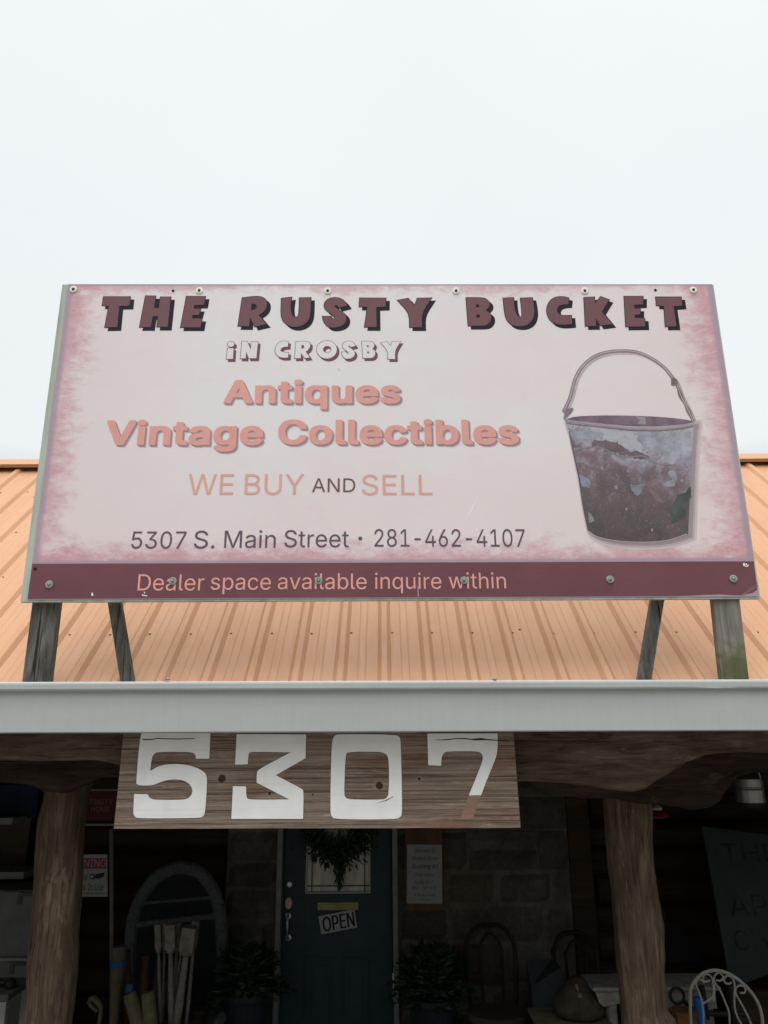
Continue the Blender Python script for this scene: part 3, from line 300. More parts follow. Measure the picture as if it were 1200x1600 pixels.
BLK = json.loads(r'''{"A":[1301,[8,0,-28,13,-37,40,-30,78,438,982,458,994,494,1001,734,1001,776,988,837,878,1251,84,1259,62,1259,40,1250,13,1238,6,1202,-1,986,-1,944,9,934,18,918,46,820,243,806,256,422,256,410,254,290,12,278,6,242,-1],[509,445,518,443,713,445,712,456,614,653,608,653,594,631,510,456]],"C":[1379,[609,-12,507,-2,405,21,291,65,249,87,195,124,144,170,103,220,67,285,43,345,30,406,30,444,24,460,24,532,30,553,30,592,43,652,55,685,79,740,115,794,138,822,201,879,255,916,309,944,417,982,567,1010,789,1011,879,998,1005,965,1119,911,1149,890,1217,827,1241,794,1264,751,1282,701,1284,658,1275,635,1263,629,1227,622,1023,622,987,629,971,641,947,690,924,718,885,753,843,779,765,807,729,813,639,813,603,807,537,785,495,763,426,707,391,663,355,592,342,515,348,444,367,378,391,335,414,307,483,245,531,218,573,202,657,184,711,184,753,191,837,218,867,234,918,274,941,302,973,362,1017,375,1227,376,1263,369,1275,362,1284,340,1284,307,1270,263,1229,187,1206,159,1161,118,1095,76,1011,38,939,16,825,-7,783,-8,759,-13]],"V":[1301,[488,0,464,6,444,18,18,828,-36,938,-37,965,-28,987,-16,994,14,1001,236,1001,272,994,290,984,614,345,621,347,744,604,937,987,950,994,986,1001,1208,1001,1250,988,1259,960,1259,938,1251,916,782,13,770,6,734,-1]],"a":[1070,[326,-15,278,-9,170,18,92,56,36,107,6,173,-1,211,-1,271,6,304,36,364,86,404,176,442,314,471,602,499,620,507,621,523,603,550,584,568,548,585,524,590,476,591,428,579,392,563,368,548,332,509,314,500,284,493,206,493,68,522,38,534,29,556,29,578,42,616,74,655,110,685,152,711,200,732,272,754,362,772,398,772,422,778,572,778,626,772,716,754,770,738,818,716,866,685,897,649,915,616,934,561,935,529,941,507,941,41,932,14,920,7,884,0,680,1,632,14,566,-4,482,-16],[413,173,452,170,494,177,536,193,572,215,593,233,609,255,621,277,626,312,584,312,566,307,524,307,434,296,380,284,338,262,318,238,320,220,344,197,368,182]],"b":[1160,[508,-14,460,-9,364,18,310,1,112,1,76,8,61,20,55,42,55,962,64,989,76,996,112,1003,310,1003,349,994,359,989,367,967,370,751,430,766,508,778,640,778,736,767,808,749,886,717,952,674,1002,622,1044,551,1062,502,1075,436,1075,327,1062,261,1044,212,1014,157,973,108,916,62,808,13,742,-3,652,-15],[523,179,562,174,598,177,640,194,688,225,720,261,744,305,757,348,756,425,744,463,714,513,676,548,634,574,562,591,526,585,478,569,415,518,387,474,368,409,368,359,375,321,405,261,442,221,484,194]],"c":[1086,[455,-14,365,-3,317,8,239,35,173,68,143,88,98,129,75,157,46,206,22,266,8,343,8,414,14,458,22,491,46,556,75,606,98,633,143,674,173,695,251,733,365,766,407,772,449,773,467,778,605,778,623,773,659,772,743,755,839,722,911,680,956,639,973,617,998,562,998,529,989,507,953,495,827,472,743,472,701,485,680,518,641,554,605,574,575,585,533,592,491,585,443,569,413,548,380,518,351,480,326,409,326,354,334,321,357,272,374,250,413,214,443,194,491,177,533,171,593,183,629,199,661,223,707,283,716,288,749,296,821,296,959,273,995,261,1004,239,1004,217,991,173,956,124,911,83,869,57,797,24,743,8,659,-10,623,-10,599,-16]],"e":[1107,[461,-14,371,-3,299,13,239,35,173,68,143,88,92,135,69,162,40,217,22,266,8,343,8,409,14,458,22,491,46,556,93,628,143,674,191,706,293,749,401,772,443,773,467,778,593,778,683,766,773,744,839,717,893,685,950,633,985,584,1015,507,1022,474,1022,441,1028,420,1028,343,1019,315,1007,309,971,302,353,302,342,299,340,294,363,255,407,214,455,188,491,177,539,171,593,177,635,194,659,209,692,239,707,261,719,268,749,274,833,275,965,251,1001,239,1010,212,1010,190,1003,168,974,124,923,77,869,46,785,13,707,-4,623,-15],[350,485,677,483,689,485,690,491,662,529,641,548,599,574,563,585,521,592,461,580,401,547,363,513,351,496]],"g":[1161,[437,-270,347,-260,269,-242,167,-204,95,-156,58,-115,50,-77,59,-49,191,7,221,13,287,13,329,1,389,-47,425,-67,497,-85,557,-85,629,-67,677,-40,703,-11,716,27,707,34,629,15,581,8,413,8,341,20,257,42,191,70,131,107,98,137,63,181,40,224,14,307,8,356,8,427,14,443,14,471,46,564,63,597,98,640,173,702,269,746,359,769,401,775,611,774,671,762,719,747,743,762,773,769,971,769,1010,761,1020,755,1028,728,1028,-22,1009,-88,991,-120,974,-142,929,-182,869,-215,809,-237,707,-260,629,-266,611,-271],[506,197,533,195,587,207,623,223,653,244,697,296,716,350,716,427,703,471,691,493,674,515,623,560,575,582,545,588,503,588,455,576,393,536,363,504,346,476,326,416,326,361,334,334,369,268,401,238,443,212]],"i":[501,[102,0,66,12,57,35,58,735,66,752,108,765,312,766,348,759,360,752,369,724,367,29,360,12,318,-1],[156,794,96,811,72,821,40,850,27,889,27,932,40,971,66,995,96,1010,168,1028,258,1028,318,1016,375,987,397,943,399,883,391,856,372,831,318,805,264,793]],"l":[558,[286,-4,190,13,148,29,112,50,93,69,75,96,56,167,56,966,64,989,106,1002,316,1002,346,995,361,983,367,961,368,216,375,195,382,188,460,186,502,173,516,145,541,63,541,41,533,19,508,7,430,-5]],"n":[1122,[100,0,64,12,55,40,55,724,64,752,106,765,304,766,340,759,364,745,382,753,496,776,670,776,742,764,802,748,862,720,916,683,942,653,966,609,984,555,991,516,991,40,982,12,940,-1,736,-1,700,6,688,13,679,40,679,456,672,495,654,527,616,563,574,583,538,590,478,578,436,556,393,516,375,484,367,445,367,40,359,13,346,6,316,-1]],"o":[1136,[455,-14,365,-3,317,8,239,35,173,68,143,88,98,129,75,157,46,206,22,266,8,343,8,414,14,458,22,491,46,556,93,628,149,678,203,711,251,733,341,760,407,772,449,773,467,778,593,778,611,773,653,772,695,766,743,755,809,733,887,695,917,674,962,633,997,589,1027,529,1039,496,1052,425,1052,337,1039,266,1021,217,991,162,968,135,917,88,869,57,797,24,743,8,653,-10,617,-10,593,-16],[518,173,533,171,593,183,635,205,671,233,697,261,715,288,727,316,734,348,733,420,721,458,697,502,641,554,617,569,569,585,533,592,491,585,455,574,413,548,380,518,351,480,334,436,326,403,326,354,334,321,369,255,413,214,443,194,491,177]],"q":[1160,[761,-255,725,-244,716,-221,713,11,617,-10,563,-16,443,-16,425,-11,383,-10,299,7,251,24,191,51,155,73,92,129,63,167,46,200,22,266,8,343,8,419,22,496,46,562,69,605,87,627,129,671,209,722,275,749,317,760,437,778,575,778,629,771,719,747,743,760,779,767,977,767,1007,760,1020,753,1028,726,1027,-227,1019,-244,977,-257],[488,178,557,177,611,199,635,214,661,239,697,288,716,354,716,414,709,447,679,507,653,535,605,569,563,585,527,591,485,585,449,574,407,548,380,523,351,485,326,414,326,354,340,304,357,271,374,250,419,208,455,188]],"s":[1008,[375,-14,291,-3,201,19,147,40,87,77,43,124,31,146,12,201,12,223,20,244,57,257,165,274,207,280,267,280,311,266,342,217,381,188,411,177,453,171,483,171,537,183,579,203,598,223,598,233,573,257,531,273,321,309,213,336,147,363,105,389,67,431,42,502,42,573,61,628,84,660,117,691,159,717,225,744,315,767,405,778,555,778,645,766,729,744,801,711,825,695,852,671,874,644,905,578,904,551,897,535,891,531,849,517,741,499,657,499,615,511,588,546,543,580,513,591,477,594,441,591,399,574,372,556,363,540,373,524,417,500,459,489,579,471,717,443,771,426,855,384,898,337,910,316,923,272,923,195,904,140,882,108,837,68,747,24,711,13,603,-10,567,-10,549,-15]],"t":[656,[361,-7,283,4,223,20,157,53,136,71,119,93,107,115,88,175,87,580,79,588,-11,589,-41,595,-54,602,-61,619,-62,728,-54,755,-41,762,-11,769,85,772,89,903,97,920,133,932,343,933,379,926,391,920,399,898,403,772,547,769,589,756,596,739,598,630,589,602,547,589,409,588,400,580,400,224,407,203,433,179,469,183,547,183,589,170,620,71,620,33,613,16,607,12,559,-3,505,-8]],"u":[1123,[382,-9,268,13,196,40,154,67,115,102,81,157,63,212,55,255,55,726,64,754,76,760,112,767,316,767,346,760,359,754,367,726,367,310,375,272,397,234,424,209,448,194,490,182,532,182,580,194,622,220,648,245,672,283,679,321,679,726,688,754,700,760,736,767,940,767,982,754,991,726,991,42,983,15,970,8,940,1,742,1,706,8,682,21,586,-3,532,-10]]}''')

def layout(text, font):
    x = 0; out = []
    for ch in text:
        if ch == ' ': x += 0.38 if font is REG else 0.45; continue
        g = font[ch]
        for s in g[1:]: out.append([(x+s[i]/1000, s[i+1]/1000) for i in range(0, len(s), 2)])
        x += g[0]/1000
    return out
def word(fr, text, x0, x1, yb, yt, font=None, shear=0.0):
    """text between two pixels on a baseline, capital height up to yt; outlines in the frame's own coordinates"""
    L = layout(text, font or REG)
    m0 = min(p[0] for s in L for p in s); m1 = max(p[0] for s in L for p in s)
    A = Vector(fr.px(x0, yb)); B = Vector(fr.px(x1, yb)); T = Vector(fr.px(x0, yt)); d = (B-A)/(m1-m0)
    return [[tuple(A + d*(x-m0+shear*y) + Vector((0, 1))*((T-A).y*y)) for x, y in s] for s in L]
def textbox(fr, text, a0, b0, width, cap, font=None, center=False):
    L = layout(text, font or REG); m0 = min(p[0] for s in L for p in s); m1 = max(p[0] for s in L for p in s)
    k = width/(m1-m0); return [[(a0+(x-m0)*k, b0+y*cap) for x, y in s] for s in L]

# ================================================================ materials
roofm = M('copper_painted_steel', 0.55, 0.0, 0.35)
co = roofm.co((1, 0.25, 0.25)); n = roofm.noise(co, 3.5, 5); n2 = roofm.noise(roofm.co((6, 0.4, 0.4)), 9, 4); n3 = roofm.noise(roofm.co(), 40, 3)
f = roofm.math('ADD', roofm.math('MULTIPLY', n, .5), roofm.math('ADD', roofm.math('MULTIPLY', n2, .35), roofm.math('MULTIPLY', n3, .15)))
roofm.color(roofm.ramp(f, ((.3, (.43, .232, .128)), (.5, (.465, .254, .141)), (.7, (.495, .277, .157)))))
st_ = roofm.noise(roofm.co((1.6, .12, .12), loc=(2, 0, 0)), 7, 5, .7, .4); pt_ = roofm.noise(roofm.co(loc=(4, 4, 4)), 1.3, 5, .65)
base_ = roofm.ramp(f, ((.3, (.435, .226, .117)), (.5, (.47, .250, .132)), (.7, (.50, .274, .147))))
base_ = roofm.mix(roofm.rng(st_, .52, .72, 0, .22, True), base_, (.40, .19, .10)); base_ = roofm.mix(roofm.rng(pt_, .5, .7, 0, .15, True), base_, (.52, .32, .19))
roofm.color(base_)
roofm.rough(roofm.rng(n2, .3, .7, .45, .68)); ROOF = roofm.m
GUT = M('grey_gutter_metal', 0.45, 0.0, 0.4)
n = GUT.noise(GUT.co((1.2, 3, 5)), 2.2, 5); n2 = GUT.noise(GUT.co((8, 1, .6)), 5, 4, .6); n3 = GUT.noise(GUT.co(), 120, 2)
f = GUT.math('ADD', GUT.math('MULTIPLY', n, .6), GUT.math('MULTIPLY', n2, .4))
dr_ = GUT.noise(GUT.co((5, 1, .25), loc=(1, 0, 2)), 6, 5, .7, .2); z_ = GUT.xyz(GUT.co(src='Generated'))[2]
GB = GUT.mix(GUT.math('MULTIPLY', GUT.rng(dr_, .57, .74, 0, .18, True), GUT.rng(z_, .95, .1, .3, 1)), GUT.ramp(f, ((.3, (.365, .388, .385)), (.55, (.390, .412, .408)), (.75, (.41, .43, .425)))), (.25, .245, .22))
GUT.color(GUT.mix(GUT.rng(n3, .62, .75, 0, .25), GB, (.26, .26, .24)))
GUT.rough(GUT.rng(n2, .3, .7, .38, .6)); GUT = GUT.m
LOG = logmat('peeled_log', (.028, .020, .014), (.080, .056, .038), (.155, .115, .080), 'Z')
SLAB = logmat('live_edge_slab', (.038, .026, .019), (.092, .065, .048), (.165, .124, .098), 'X')
BEAM = logmat('dark_rear_beam', (.012, .008, .006), (.030, .020, .015), (.055, .040, .030), 'X', (4, 4, 4))
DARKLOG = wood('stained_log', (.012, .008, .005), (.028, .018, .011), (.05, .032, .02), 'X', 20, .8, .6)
GREYWOOD = logmat('weathered_grey_post', (.038, .038, .035), (.125, .122, .110), (.24, .232, .21), 'Z', (0, 0, 0), .85, .8)
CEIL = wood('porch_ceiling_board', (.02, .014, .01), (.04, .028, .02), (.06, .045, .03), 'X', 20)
BLACK = basic('black_iron', (.012, .012, .013), .5, .2)
DARKMET = basic('dark_screw', (.04, .03, .025), .5, .2)
STEEL = basic('dull_steel', (.35, .36, .36), .35, .2, metal=.9)
WHITEP = basic('chipped_white_paint', (.22, .22, .20), .7, .2, 14)
PAPER = basic('white_paper', (.28, .285, .28), .8, .08)
NOTICE = basic('grey_notice_paper', (.20, .215, .215), .8, .1)
INK = basic('black_ink', (.015, .015, .018), .7, .1, bump=0)

# ================================================================ ground and porch floor
q = M('gravel_lot', 0.95); n = q.noise(q.co(), 2, 6); v = q.voro(q.co(), 45, 'F1', 'Color')
q.color(q.mix(.35, q.ramp(n, ((.3, (.17, .16, .14)), (.7, (.28, .265, .24)))), q.mix(.9, v, (.20, .19, .17)))).bump(q.voro(q.co(), 45), .6, .02)
bm = bmesh.new(); vs = [bm.verts.new(p) for p in ((-600, -600, 0), (600, -600, 0), (600, 600, 0), (-600, 600, 0))]; bm.faces.new(vs)
struct(obj('ground', bm, q.m))
bm = bmesh.new(); box(bm, (-5.4, 4.0, -0.02), (5.4, 6.45, 0.15), .01)
struct(obj('porch_floor', bm, basic('worn_concrete', (.11, .105, .095), .9, .25)))

# ================================================================ the building
EAVE_Y, EAVE_Z = 3.80, ZE + 0.145
SLOPE = R(40.6); RC, RS = math.cos(SLOPE), math.sin(SLOPE)
RIDGE_Y = 6.41; RIDGE_Z = EAVE_Z + (RIDGE_Y-EAVE_Y)*math.tan(SLOPE)
bld = thing('shop_building', 'log and stone shop with orange ribbed metal roof, grey gutter and tree-trunk porch posts', 'building', (0, 6.3, 0.15))
RN = Vector((0, -RS, RC)); RD = Vector((0, RC, RS))          # roof normal and up-slope
def roofpt(x, t, h=0): return Vector((x, EAVE_Y, EAVE_Z)) + RD*t + RN*h
RL = (RIDGE_Y-EAVE_Y)/RC
PITCHX = 0.2280; RIB0 = P(600.8, 1060, 4.0).x
def roof_profile(x0, x1):
    pr = []
    k0 = int(math.floor((x0-RIB0)/PITCHX)); k1 = int(math.ceil((x1-RIB0)/PITCHX))
    for k in range(k0, k1+1):
        c = RIB0 + k*PITCHX
        pr += [(c-.036, 0), (c-.0335, .003), (c-.0165, .021), (c-.0135, .0225), (c+.0135, .0225), (c+.0165, .021), (c+.0335, .003), (c+.036, 0),
               (c+.0855, 0), (c+.090, .0022), (c+.0945, 0), (c+.125, 0), (c+.1295, .0022), (c+.134, 0)]
    return pr
pr = roof_profile(-7.0, 7.0)
bm = bmesh.new()
NT = 14
rows = []
for i in range(NT+1):
    t = -.075 + (RL+.075)*i/NT
    rows.append([bm.verts.new(roofpt(x, t, h + (noise.noise(Vector((x*1.7, t*1.1, 3)))*.0022))) for x, h in pr])
for A, B in zip(rows, rows[1:]):
    for j in range(len(pr)-1): bm.faces.new((A[j], A[j+1], B[j+1], B[j]))
# underside deck, and the slope behind the ridge
u = [roofpt(-7, .01, -.03), roofpt(7, .01, -.03), roofpt(7, RL, -.03), roofpt(-7, RL, -.03)]
lo = [p-RN*.03 for p in u]
hexa(bm, lo+u)
back = [Vector((x, RIDGE_Y+(RIDGE_Y-y), z)) for x, y, z in [tuple(roofpt(-7, -.3, -.0)), tuple(roofpt(7, -.3, 0)), tuple(roofpt(7, RL-.002, 0)), tuple(roofpt(-7, RL-.002, 0))]]
hexa(bm, [p-Vector((0, 0, .06)) for p in back]+back)
roof = obj('roof', bm, ROOF, bld)
bm = bmesh.new()
cap = [(-.115, .036), (-.118, .040), (-.112, .052), (0, .062)]     # (along slope from the ridge, height)
ring0 = []; 
for x in [-7+.5*i for i in range(29)]:
    j = noise.noise(Vector((x*.9, 0, 0)))*.003
    top = [roofpt(x, RL-.118+.0, .036+j), roofpt(x, RL-.124, .040+j), roofpt(x, RL-.121, .068+j), roofpt(x, RL-.016, .074+j), roofpt(x, RL+.035, .058+j)]
    top = top + [Vector((p.x, 2*RIDGE_Y-p.y, p.z)) for p in reversed(top[:-1])]
    ring0.append([bm.verts.new(p) for p in top])
for A, B in zip(ring0, ring0[1:]):
    for j in range(len(A)-1): bm.faces.new((A[j], A[j+1], B[j+1], B[j]))
obj('ridge_cap', bm, ROOF, roof)
bm = bmesh.new(); lathe(bm, (0, 0, 0), [(.0065, 0), (.0065, .0012), (.0045, .0015), (.004, .004), (.002, .005)], 10, RN)
scm = bpy.data.meshes.new('roof_screw'); bm.to_mesh(scm); bm.free(); scm.materials.append(basic('painted_screw', (.16, .085, .05), .6, .2))
def screw_at(x, t, h=.0005):
    o = bpy.data.objects.new('roof_screw', scm); COL.objects.link(o); o.parent = roof
    o.location = roofpt(x, t, h) - bld.location
def roof_t(px, py):
    d = ray(px, py); t = (roofpt(0, 0)-EYE).dot(RN)/d.dot(RN); q = EYE+d*t; return q.x, (q-Vector((q.x, EAVE_Y, EAVE_Z))).dot(RD)
for px, py in ((221,987),(234,991),(109,992),(172,992),(298,991),(361,990),(425,990),(487,990),(549,989),(600,984),(613,989),(675,989),(738,989),(801,989),(812,984),(789,984.5),(865,990),(928,989),(980,984),(993,988),(1057,988),(1173,983),(1184,988),
               (43,769),(53,777),(12,827),(25,832),(1175,768),(1187,823),(1196,827),(5,902),(31,988),(1,770)):
    x, t = roof_t(px, py); screw_at(x, t)

# gutter: a rolled lip over a flat face, open on top
tl = -.0042
gz = lambda x, py, Y: P(600, py, Y).z + tl*x
def gutter_profile(x):
    a = gz(x, 1063.5, 3.70); b = gz(x, 1077.5, 3.705); c = gz(x, 1143.5, 3.725)
    w1 = noise.noise(Vector((x*1.3, 0, 0)))*.0018; w2 = noise.noise(Vector((x*.8, 5, 0)))*.0022
    dent = math.exp(-((x-1.55)/.09)**2)*.004 + math.exp(-((x-1.02)/.16)**2)*.0015
    return [(3.720, a-.006), (3.716, a-.0005), (3.706, a+dent*.2), (3.6985+dent, a-.005), (3.6965+dent, a-.012), (3.697+w1+dent, b+.008), (3.701+w1, b+.001), (3.707, b), (3.7215, b-.0025),
            (3.7225, b-.006), (3.7225+w2, (b+c)/2), (3.7225+w2*.4, c+.004), (3.7265, c), (3.86, c), (3.862, c+.004), (3.862, c+.075), (3.8605, c+.075), (3.8605, c+.0055), (3.726, c+.0055), (3.7255, b-.004), (3.7125, b+.0035), (3.703, b+.009), (3.7035, a-.009)]
bm = bmesh.new(); rings = []
for i in range(241):
    x = -6.9 + 13.8*i/240
    rings.append([bm.verts.new((x, y, z)) for y, z in gutter_profile(x)])
for A, B in zip(rings, rings[1:]):
    for j in range(len(A)): bm.faces.new((A[j], A[(j+1) % len(A)], B[(j+1) % len(A)], B[j]))
gut = obj('gutter', bm, GUT, bld)
for px in (262, 773):
    c = P(px, 1061, 3.708); bm = bmesh.new()
    lathe(bm, c+Vector((0, 0, -.004)), [(.010, 0), (.010, .006), (.007, .009), (.002, .010)], 10)
    obj('gutter_screw', bm, STEEL, gut)

# eave beams with live edges, swept along x
def slab(name, tab, Y0, thick, ztop, x0, x1, mat, bulge=.02, seed=0, lipr=.03, n=320):
    """tab: lower edge as pixels; its underside rolls back like the edge of a log"""
    w3 = sorted((P(px, py, Y0+lipr*.4).x, P(px, py, Y0+lipr*.4).z) for px, py in tab)
    bm = bmesh.new(); rings = []
    for i in range(n+1):
        x = x0+(x1-x0)*i/n; zb = interp(w3, x) + noise.noise(Vector((x*7, seed, 0)))*.006 + noise.noise(Vector((x*23, seed, 3)))*.0025
        r = []
        K = 26
        for k in range(K+1):
            s = k/K; z = ztop + (zb+lipr-ztop)*s
            y = Y0 - bulge*math.sin(math.pi*s*.9)*(1+.6*noise.noise(Vector((x*1.6, z*2, seed)))) - .012*noise.noise(Vector((x*1.2, z*16, seed+4))) - .006*noise.noise(Vector((x*4, z*45, seed+9)))
            r.append((y, z))
        y0, z0 = r[-1]
        for a in (25, 50, 75, 100): r.append((y0 + lipr*(1-math.cos(R(a)))*1.0, zb+lipr - lipr*math.sin(R(min(a, 90)))))
        r += [(Y0+thick*.6, zb+.004), (Y0+thick, zb+.02), (Y0+thick, ztop)]
        rings.append([bm.verts.new((x, y, z)) for y, z in r])
    for A, B in zip(rings, rings[1:]):
        for j in range(len(A)): bm.faces.new((A[j], A[(j+1) % len(A)], B[(j+1) % len(A)], B[j]))
    bm.faces.new(rings[0]); bm.faces.new(rings[-1][::-1])
    return obj(name, bm, mat, bld, smooth=True)
slab('fascia_slab', [(-700,1180),(-200,1186),(0,1188),(60,1189),(110,1189),(140,1187),(165,1191),(188,1196),(240,1202),(400,1206),(600,1208),(760,1214),(815,1221),(870,1223),(925,1229),(960,1235),(985,1238),(1002,1236),(1018,1226),(1030,1216),(1046,1209),(1060,1199),(1080,1188),(1110,1179),(1140,1176),(1200,1176),(1500,1182),(1900,1185)],
     4.02, .10, ZE+.225, -5.0, 5.0, SLAB, .03, 1, .028)
slab('porch_beam', [(-700,1210),(-200,1214),(0,1222),(45,1227),(75,1238),(105,1240),(135,1226),(150,1216),(190,1214),(400,1216),(700,1218),(815,1222),(850,1240),(885,1245),(943,1248),(1017,1257),(1060,1261),(1085,1266),(1108,1263),(1125,1252),(1137,1232),(1150,1215),(1180,1207),(1260,1210),(1600,1215),(1900,1215)],
     4.36, .24, ZE+.25, -5.0, 5.0, BEAM, .05, 7, .05)

def post(rows, Y, name='porch_post'):
    """tree trunk: (pixel row, left, right) at depth Y"""
    tab = []
    for py, xl, xr in rows:
        a = P(xl, py, Y); b = P(xr, py, Y); tab.append(((a.z+b.z)/2, (a.x+b.x)/2, (b.x-a.x)/2))
    tab.sort()
    tc_ = [(z, c) for z, c, r in tab]; tr = [(z, r) for z, c, r in tab]
    bm = bmesh.new(); rings = []; z0, z1 = .14, ZE+.05; N = 150; K = 72
    for i in range(N+1):
        z = z0+(z1-z0)*i/N; c = interp(tc_, z); r = interp(tr, z); ring = []
        for k in range(K):
            a = 2*math.pi*k/K
            d = 1 + .05*noise.noise(Vector((math.cos(a)*1.5, math.sin(a)*1.5, z*1.6+c))) + .045*noise.noise(Vector((math.cos(a)*4, math.sin(a)*4, z*1.6+c*3))) + .022*noise.noise(Vector((math.cos(a)*11, math.sin(a)*11, z*2.4+c*5))) + .02*noise.noise(Vector((math.cos(a)*2, math.sin(a)*2, z*7+c)))
            d = 1+(d-1)*min(1, abs(math.sin(a))*2.2+.25)
            ring.append(bm.verts.new((c+math.cos(a)*r*d, Y+math.sin(a)*r*d*.95, z)))
        rings.append(ring)
    for A, B in zip(rings, rings[1:]):
        for j in range(K): bm.faces.new((A[j], A[(j+1) % K], B[(j+1) % K], B[j]))
    bm.faces.new(rings[0][::-1]); bm.faces.new(rings[-1])
    return obj(name, bm, LOG, bld, smooth=True)
post([(1180,60,150),(1215,64,146),(1240,71,139),(1290,60,131),(1330,58,129),(1380,56,127),(1420,54,125),(1460,50,122),(1492,47,122),(1530,45,120),(1570,42,116),(1600,40,112),(1800,30,108),(2100,20,104)], 4.50)
post([(1200,930,1030),(1240,940,1018),(1260,943,1017),(1323,947,1018),(1350,949,1020),(1390,955,1026),(1420,957,1031),(1445,959,1036),(1488,962,1038),(1522,966,1037),(1573,971,1041),(1595,973,1053),(1640,978,1062),(1800,985,1070),(2100,1000,1085)], 4.50)

# porch ceiling, end walls and the body of the house
bm = bmesh.new()
for i in range(14):
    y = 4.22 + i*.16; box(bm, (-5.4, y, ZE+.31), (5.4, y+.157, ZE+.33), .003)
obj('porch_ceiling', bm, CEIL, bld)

STONE_X0, STONE_X1 = P(352, 1400, 6.25).x, P(893, 1400, 6.25).x
DL, DR = P(444, 1350, 6.3).x, P(612, 1350, 6.3).x
FL, FR_ = P(434.5, 1350, 6.27).x, P(621, 1350, 6.27).x
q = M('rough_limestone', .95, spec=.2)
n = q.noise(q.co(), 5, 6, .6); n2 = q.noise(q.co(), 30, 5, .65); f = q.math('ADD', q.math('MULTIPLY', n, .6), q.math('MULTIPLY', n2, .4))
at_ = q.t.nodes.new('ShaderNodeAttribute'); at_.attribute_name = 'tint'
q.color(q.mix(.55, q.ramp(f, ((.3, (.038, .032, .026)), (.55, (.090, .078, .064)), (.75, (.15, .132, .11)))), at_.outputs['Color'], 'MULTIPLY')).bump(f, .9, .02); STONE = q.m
def stone_wall(x0, x1, z0, z1, Y):
    bm = bmesh.new(); cl = bm.loops.layers.color.new('tint'); z = z0; rnd = random.Random(5)
    def block(a, b, c, d):
        dep = Y - .01 - rnd.random()*.03; tint = rnd.uniform(.45, 1.0); warm = rnd.uniform(.9, 1.08)
        nx = max(2, int((b-a)/.05)); nz_ = max(2, int((d-c)/.05)); g = []
        for i in range(nz_+1):
            row = []
            for j in range(nx+1):
                u, v = j/nx, i/nz_
                e = min(u, 1-u)*(b-a), min(v, 1-v)*(d-c); ed = min(min(e)/.03, 1)
                X = a+(b-a)*u + (.006*noise.noise(Vector((a*9, v*3, 1))) if u in (0, 1) else 0); Z = c+(d-c)*v
                y = dep + (1-ed)*.03 - .014*noise.noise(Vector((X*9, Z*9, a*3)))*ed
                row.append(bm.verts.new((X, y, Z)))
            g.append(row)
        for i in range(nz_):
            for j in range(nx):
                f_ = bm.faces.new((g[i][j], g[i][j+1], g[i+1][j+1], g[i+1][j]))
                for l in f_.loops: l[cl] = (tint*warm, tint, tint/warm, 1)
    while z < z1:
        h = rnd.choice((.16, .2, .24, .28)); x = x0
        h = min(h, z1-z)
        while x < x1-.01:
            wd = rnd.uniform(.2, .55); wd = wd if x+wd < x1-.12 else x1-x
            if rnd.random() < .25 and h > .2:
                block(x+.006, x+wd-.006, z+.006, z+h*.5-.006); block(x+.006, x+wd-.006, z+h*.5+.006, z+h-.006)
            else: block(x+.006, x+wd-.006, z+.006, z+h-.006)
            x += wd
        z += h
    hexa(bm, [(x0, Y+.005, z0), (x1, Y+.005, z0), (x1, Y+.3, z0), (x0, Y+.3, z0), (x0, Y+.005, z1), (x1, Y+.005, z1), (x1, Y+.3, z1), (x0, Y+.3, z1)])
    for f_ in bm.faces:
        for l in f_.loops:
            if l[cl][3] == 0 or tuple(l[cl])[:3] == (0, 0, 0): l[cl] = (.6, .6, .6, 1)
    return obj('stone_wall', bm, STONE, bld, smooth=False)
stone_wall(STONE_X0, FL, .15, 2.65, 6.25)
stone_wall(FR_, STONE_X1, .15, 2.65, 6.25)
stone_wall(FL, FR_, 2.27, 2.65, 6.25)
def log_wall(x0, x1, Y, r=.105, seed=1, ends=None):
    bm = bmesh.new(); z = .15+r; k = 0; rnd = random.Random(seed)
    while z < 2.65:
        rr = r*rnd.uniform(.93, 1.05)
        pts = [Vector((x0+(x1-x0)*i/12 + (0 if 0 < i < 12 else rnd.uniform(-.03, .03)), Y+.02*noise.noise(Vector((i*.7, k, 0))), z+.008*noise.noise(Vector((i*.5, k, 5))))) for i in range(13)]
        tube(bm, pts, [rr*(1+.04*noise.noise(Vector((i, k*2.0, 1)))) for i in range(13)], 16)
        z += r*1.86; k += 1
    box(bm, (x0, Y, .15), (x1, Y+.04, 2.65))
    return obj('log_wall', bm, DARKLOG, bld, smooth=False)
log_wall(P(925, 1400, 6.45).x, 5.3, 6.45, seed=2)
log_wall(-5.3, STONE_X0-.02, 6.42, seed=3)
bm = bmesh.new(); x = P(909, 1400, 6.3).x
beam(bm, (x, 6.32, .15), (x, 6.32, 2.65), .17, .16, Vector((0, 1, 0)), .01); obj('corner_post', bm, DARKLOG, bld)
bm = bmesh.new()
for s in (-1, 1): box(bm, (s*5.4-.06, 4.0, .15), (s*5.4+.06, 8.6, 2.65))
g0 = RIDGE_Z-.12
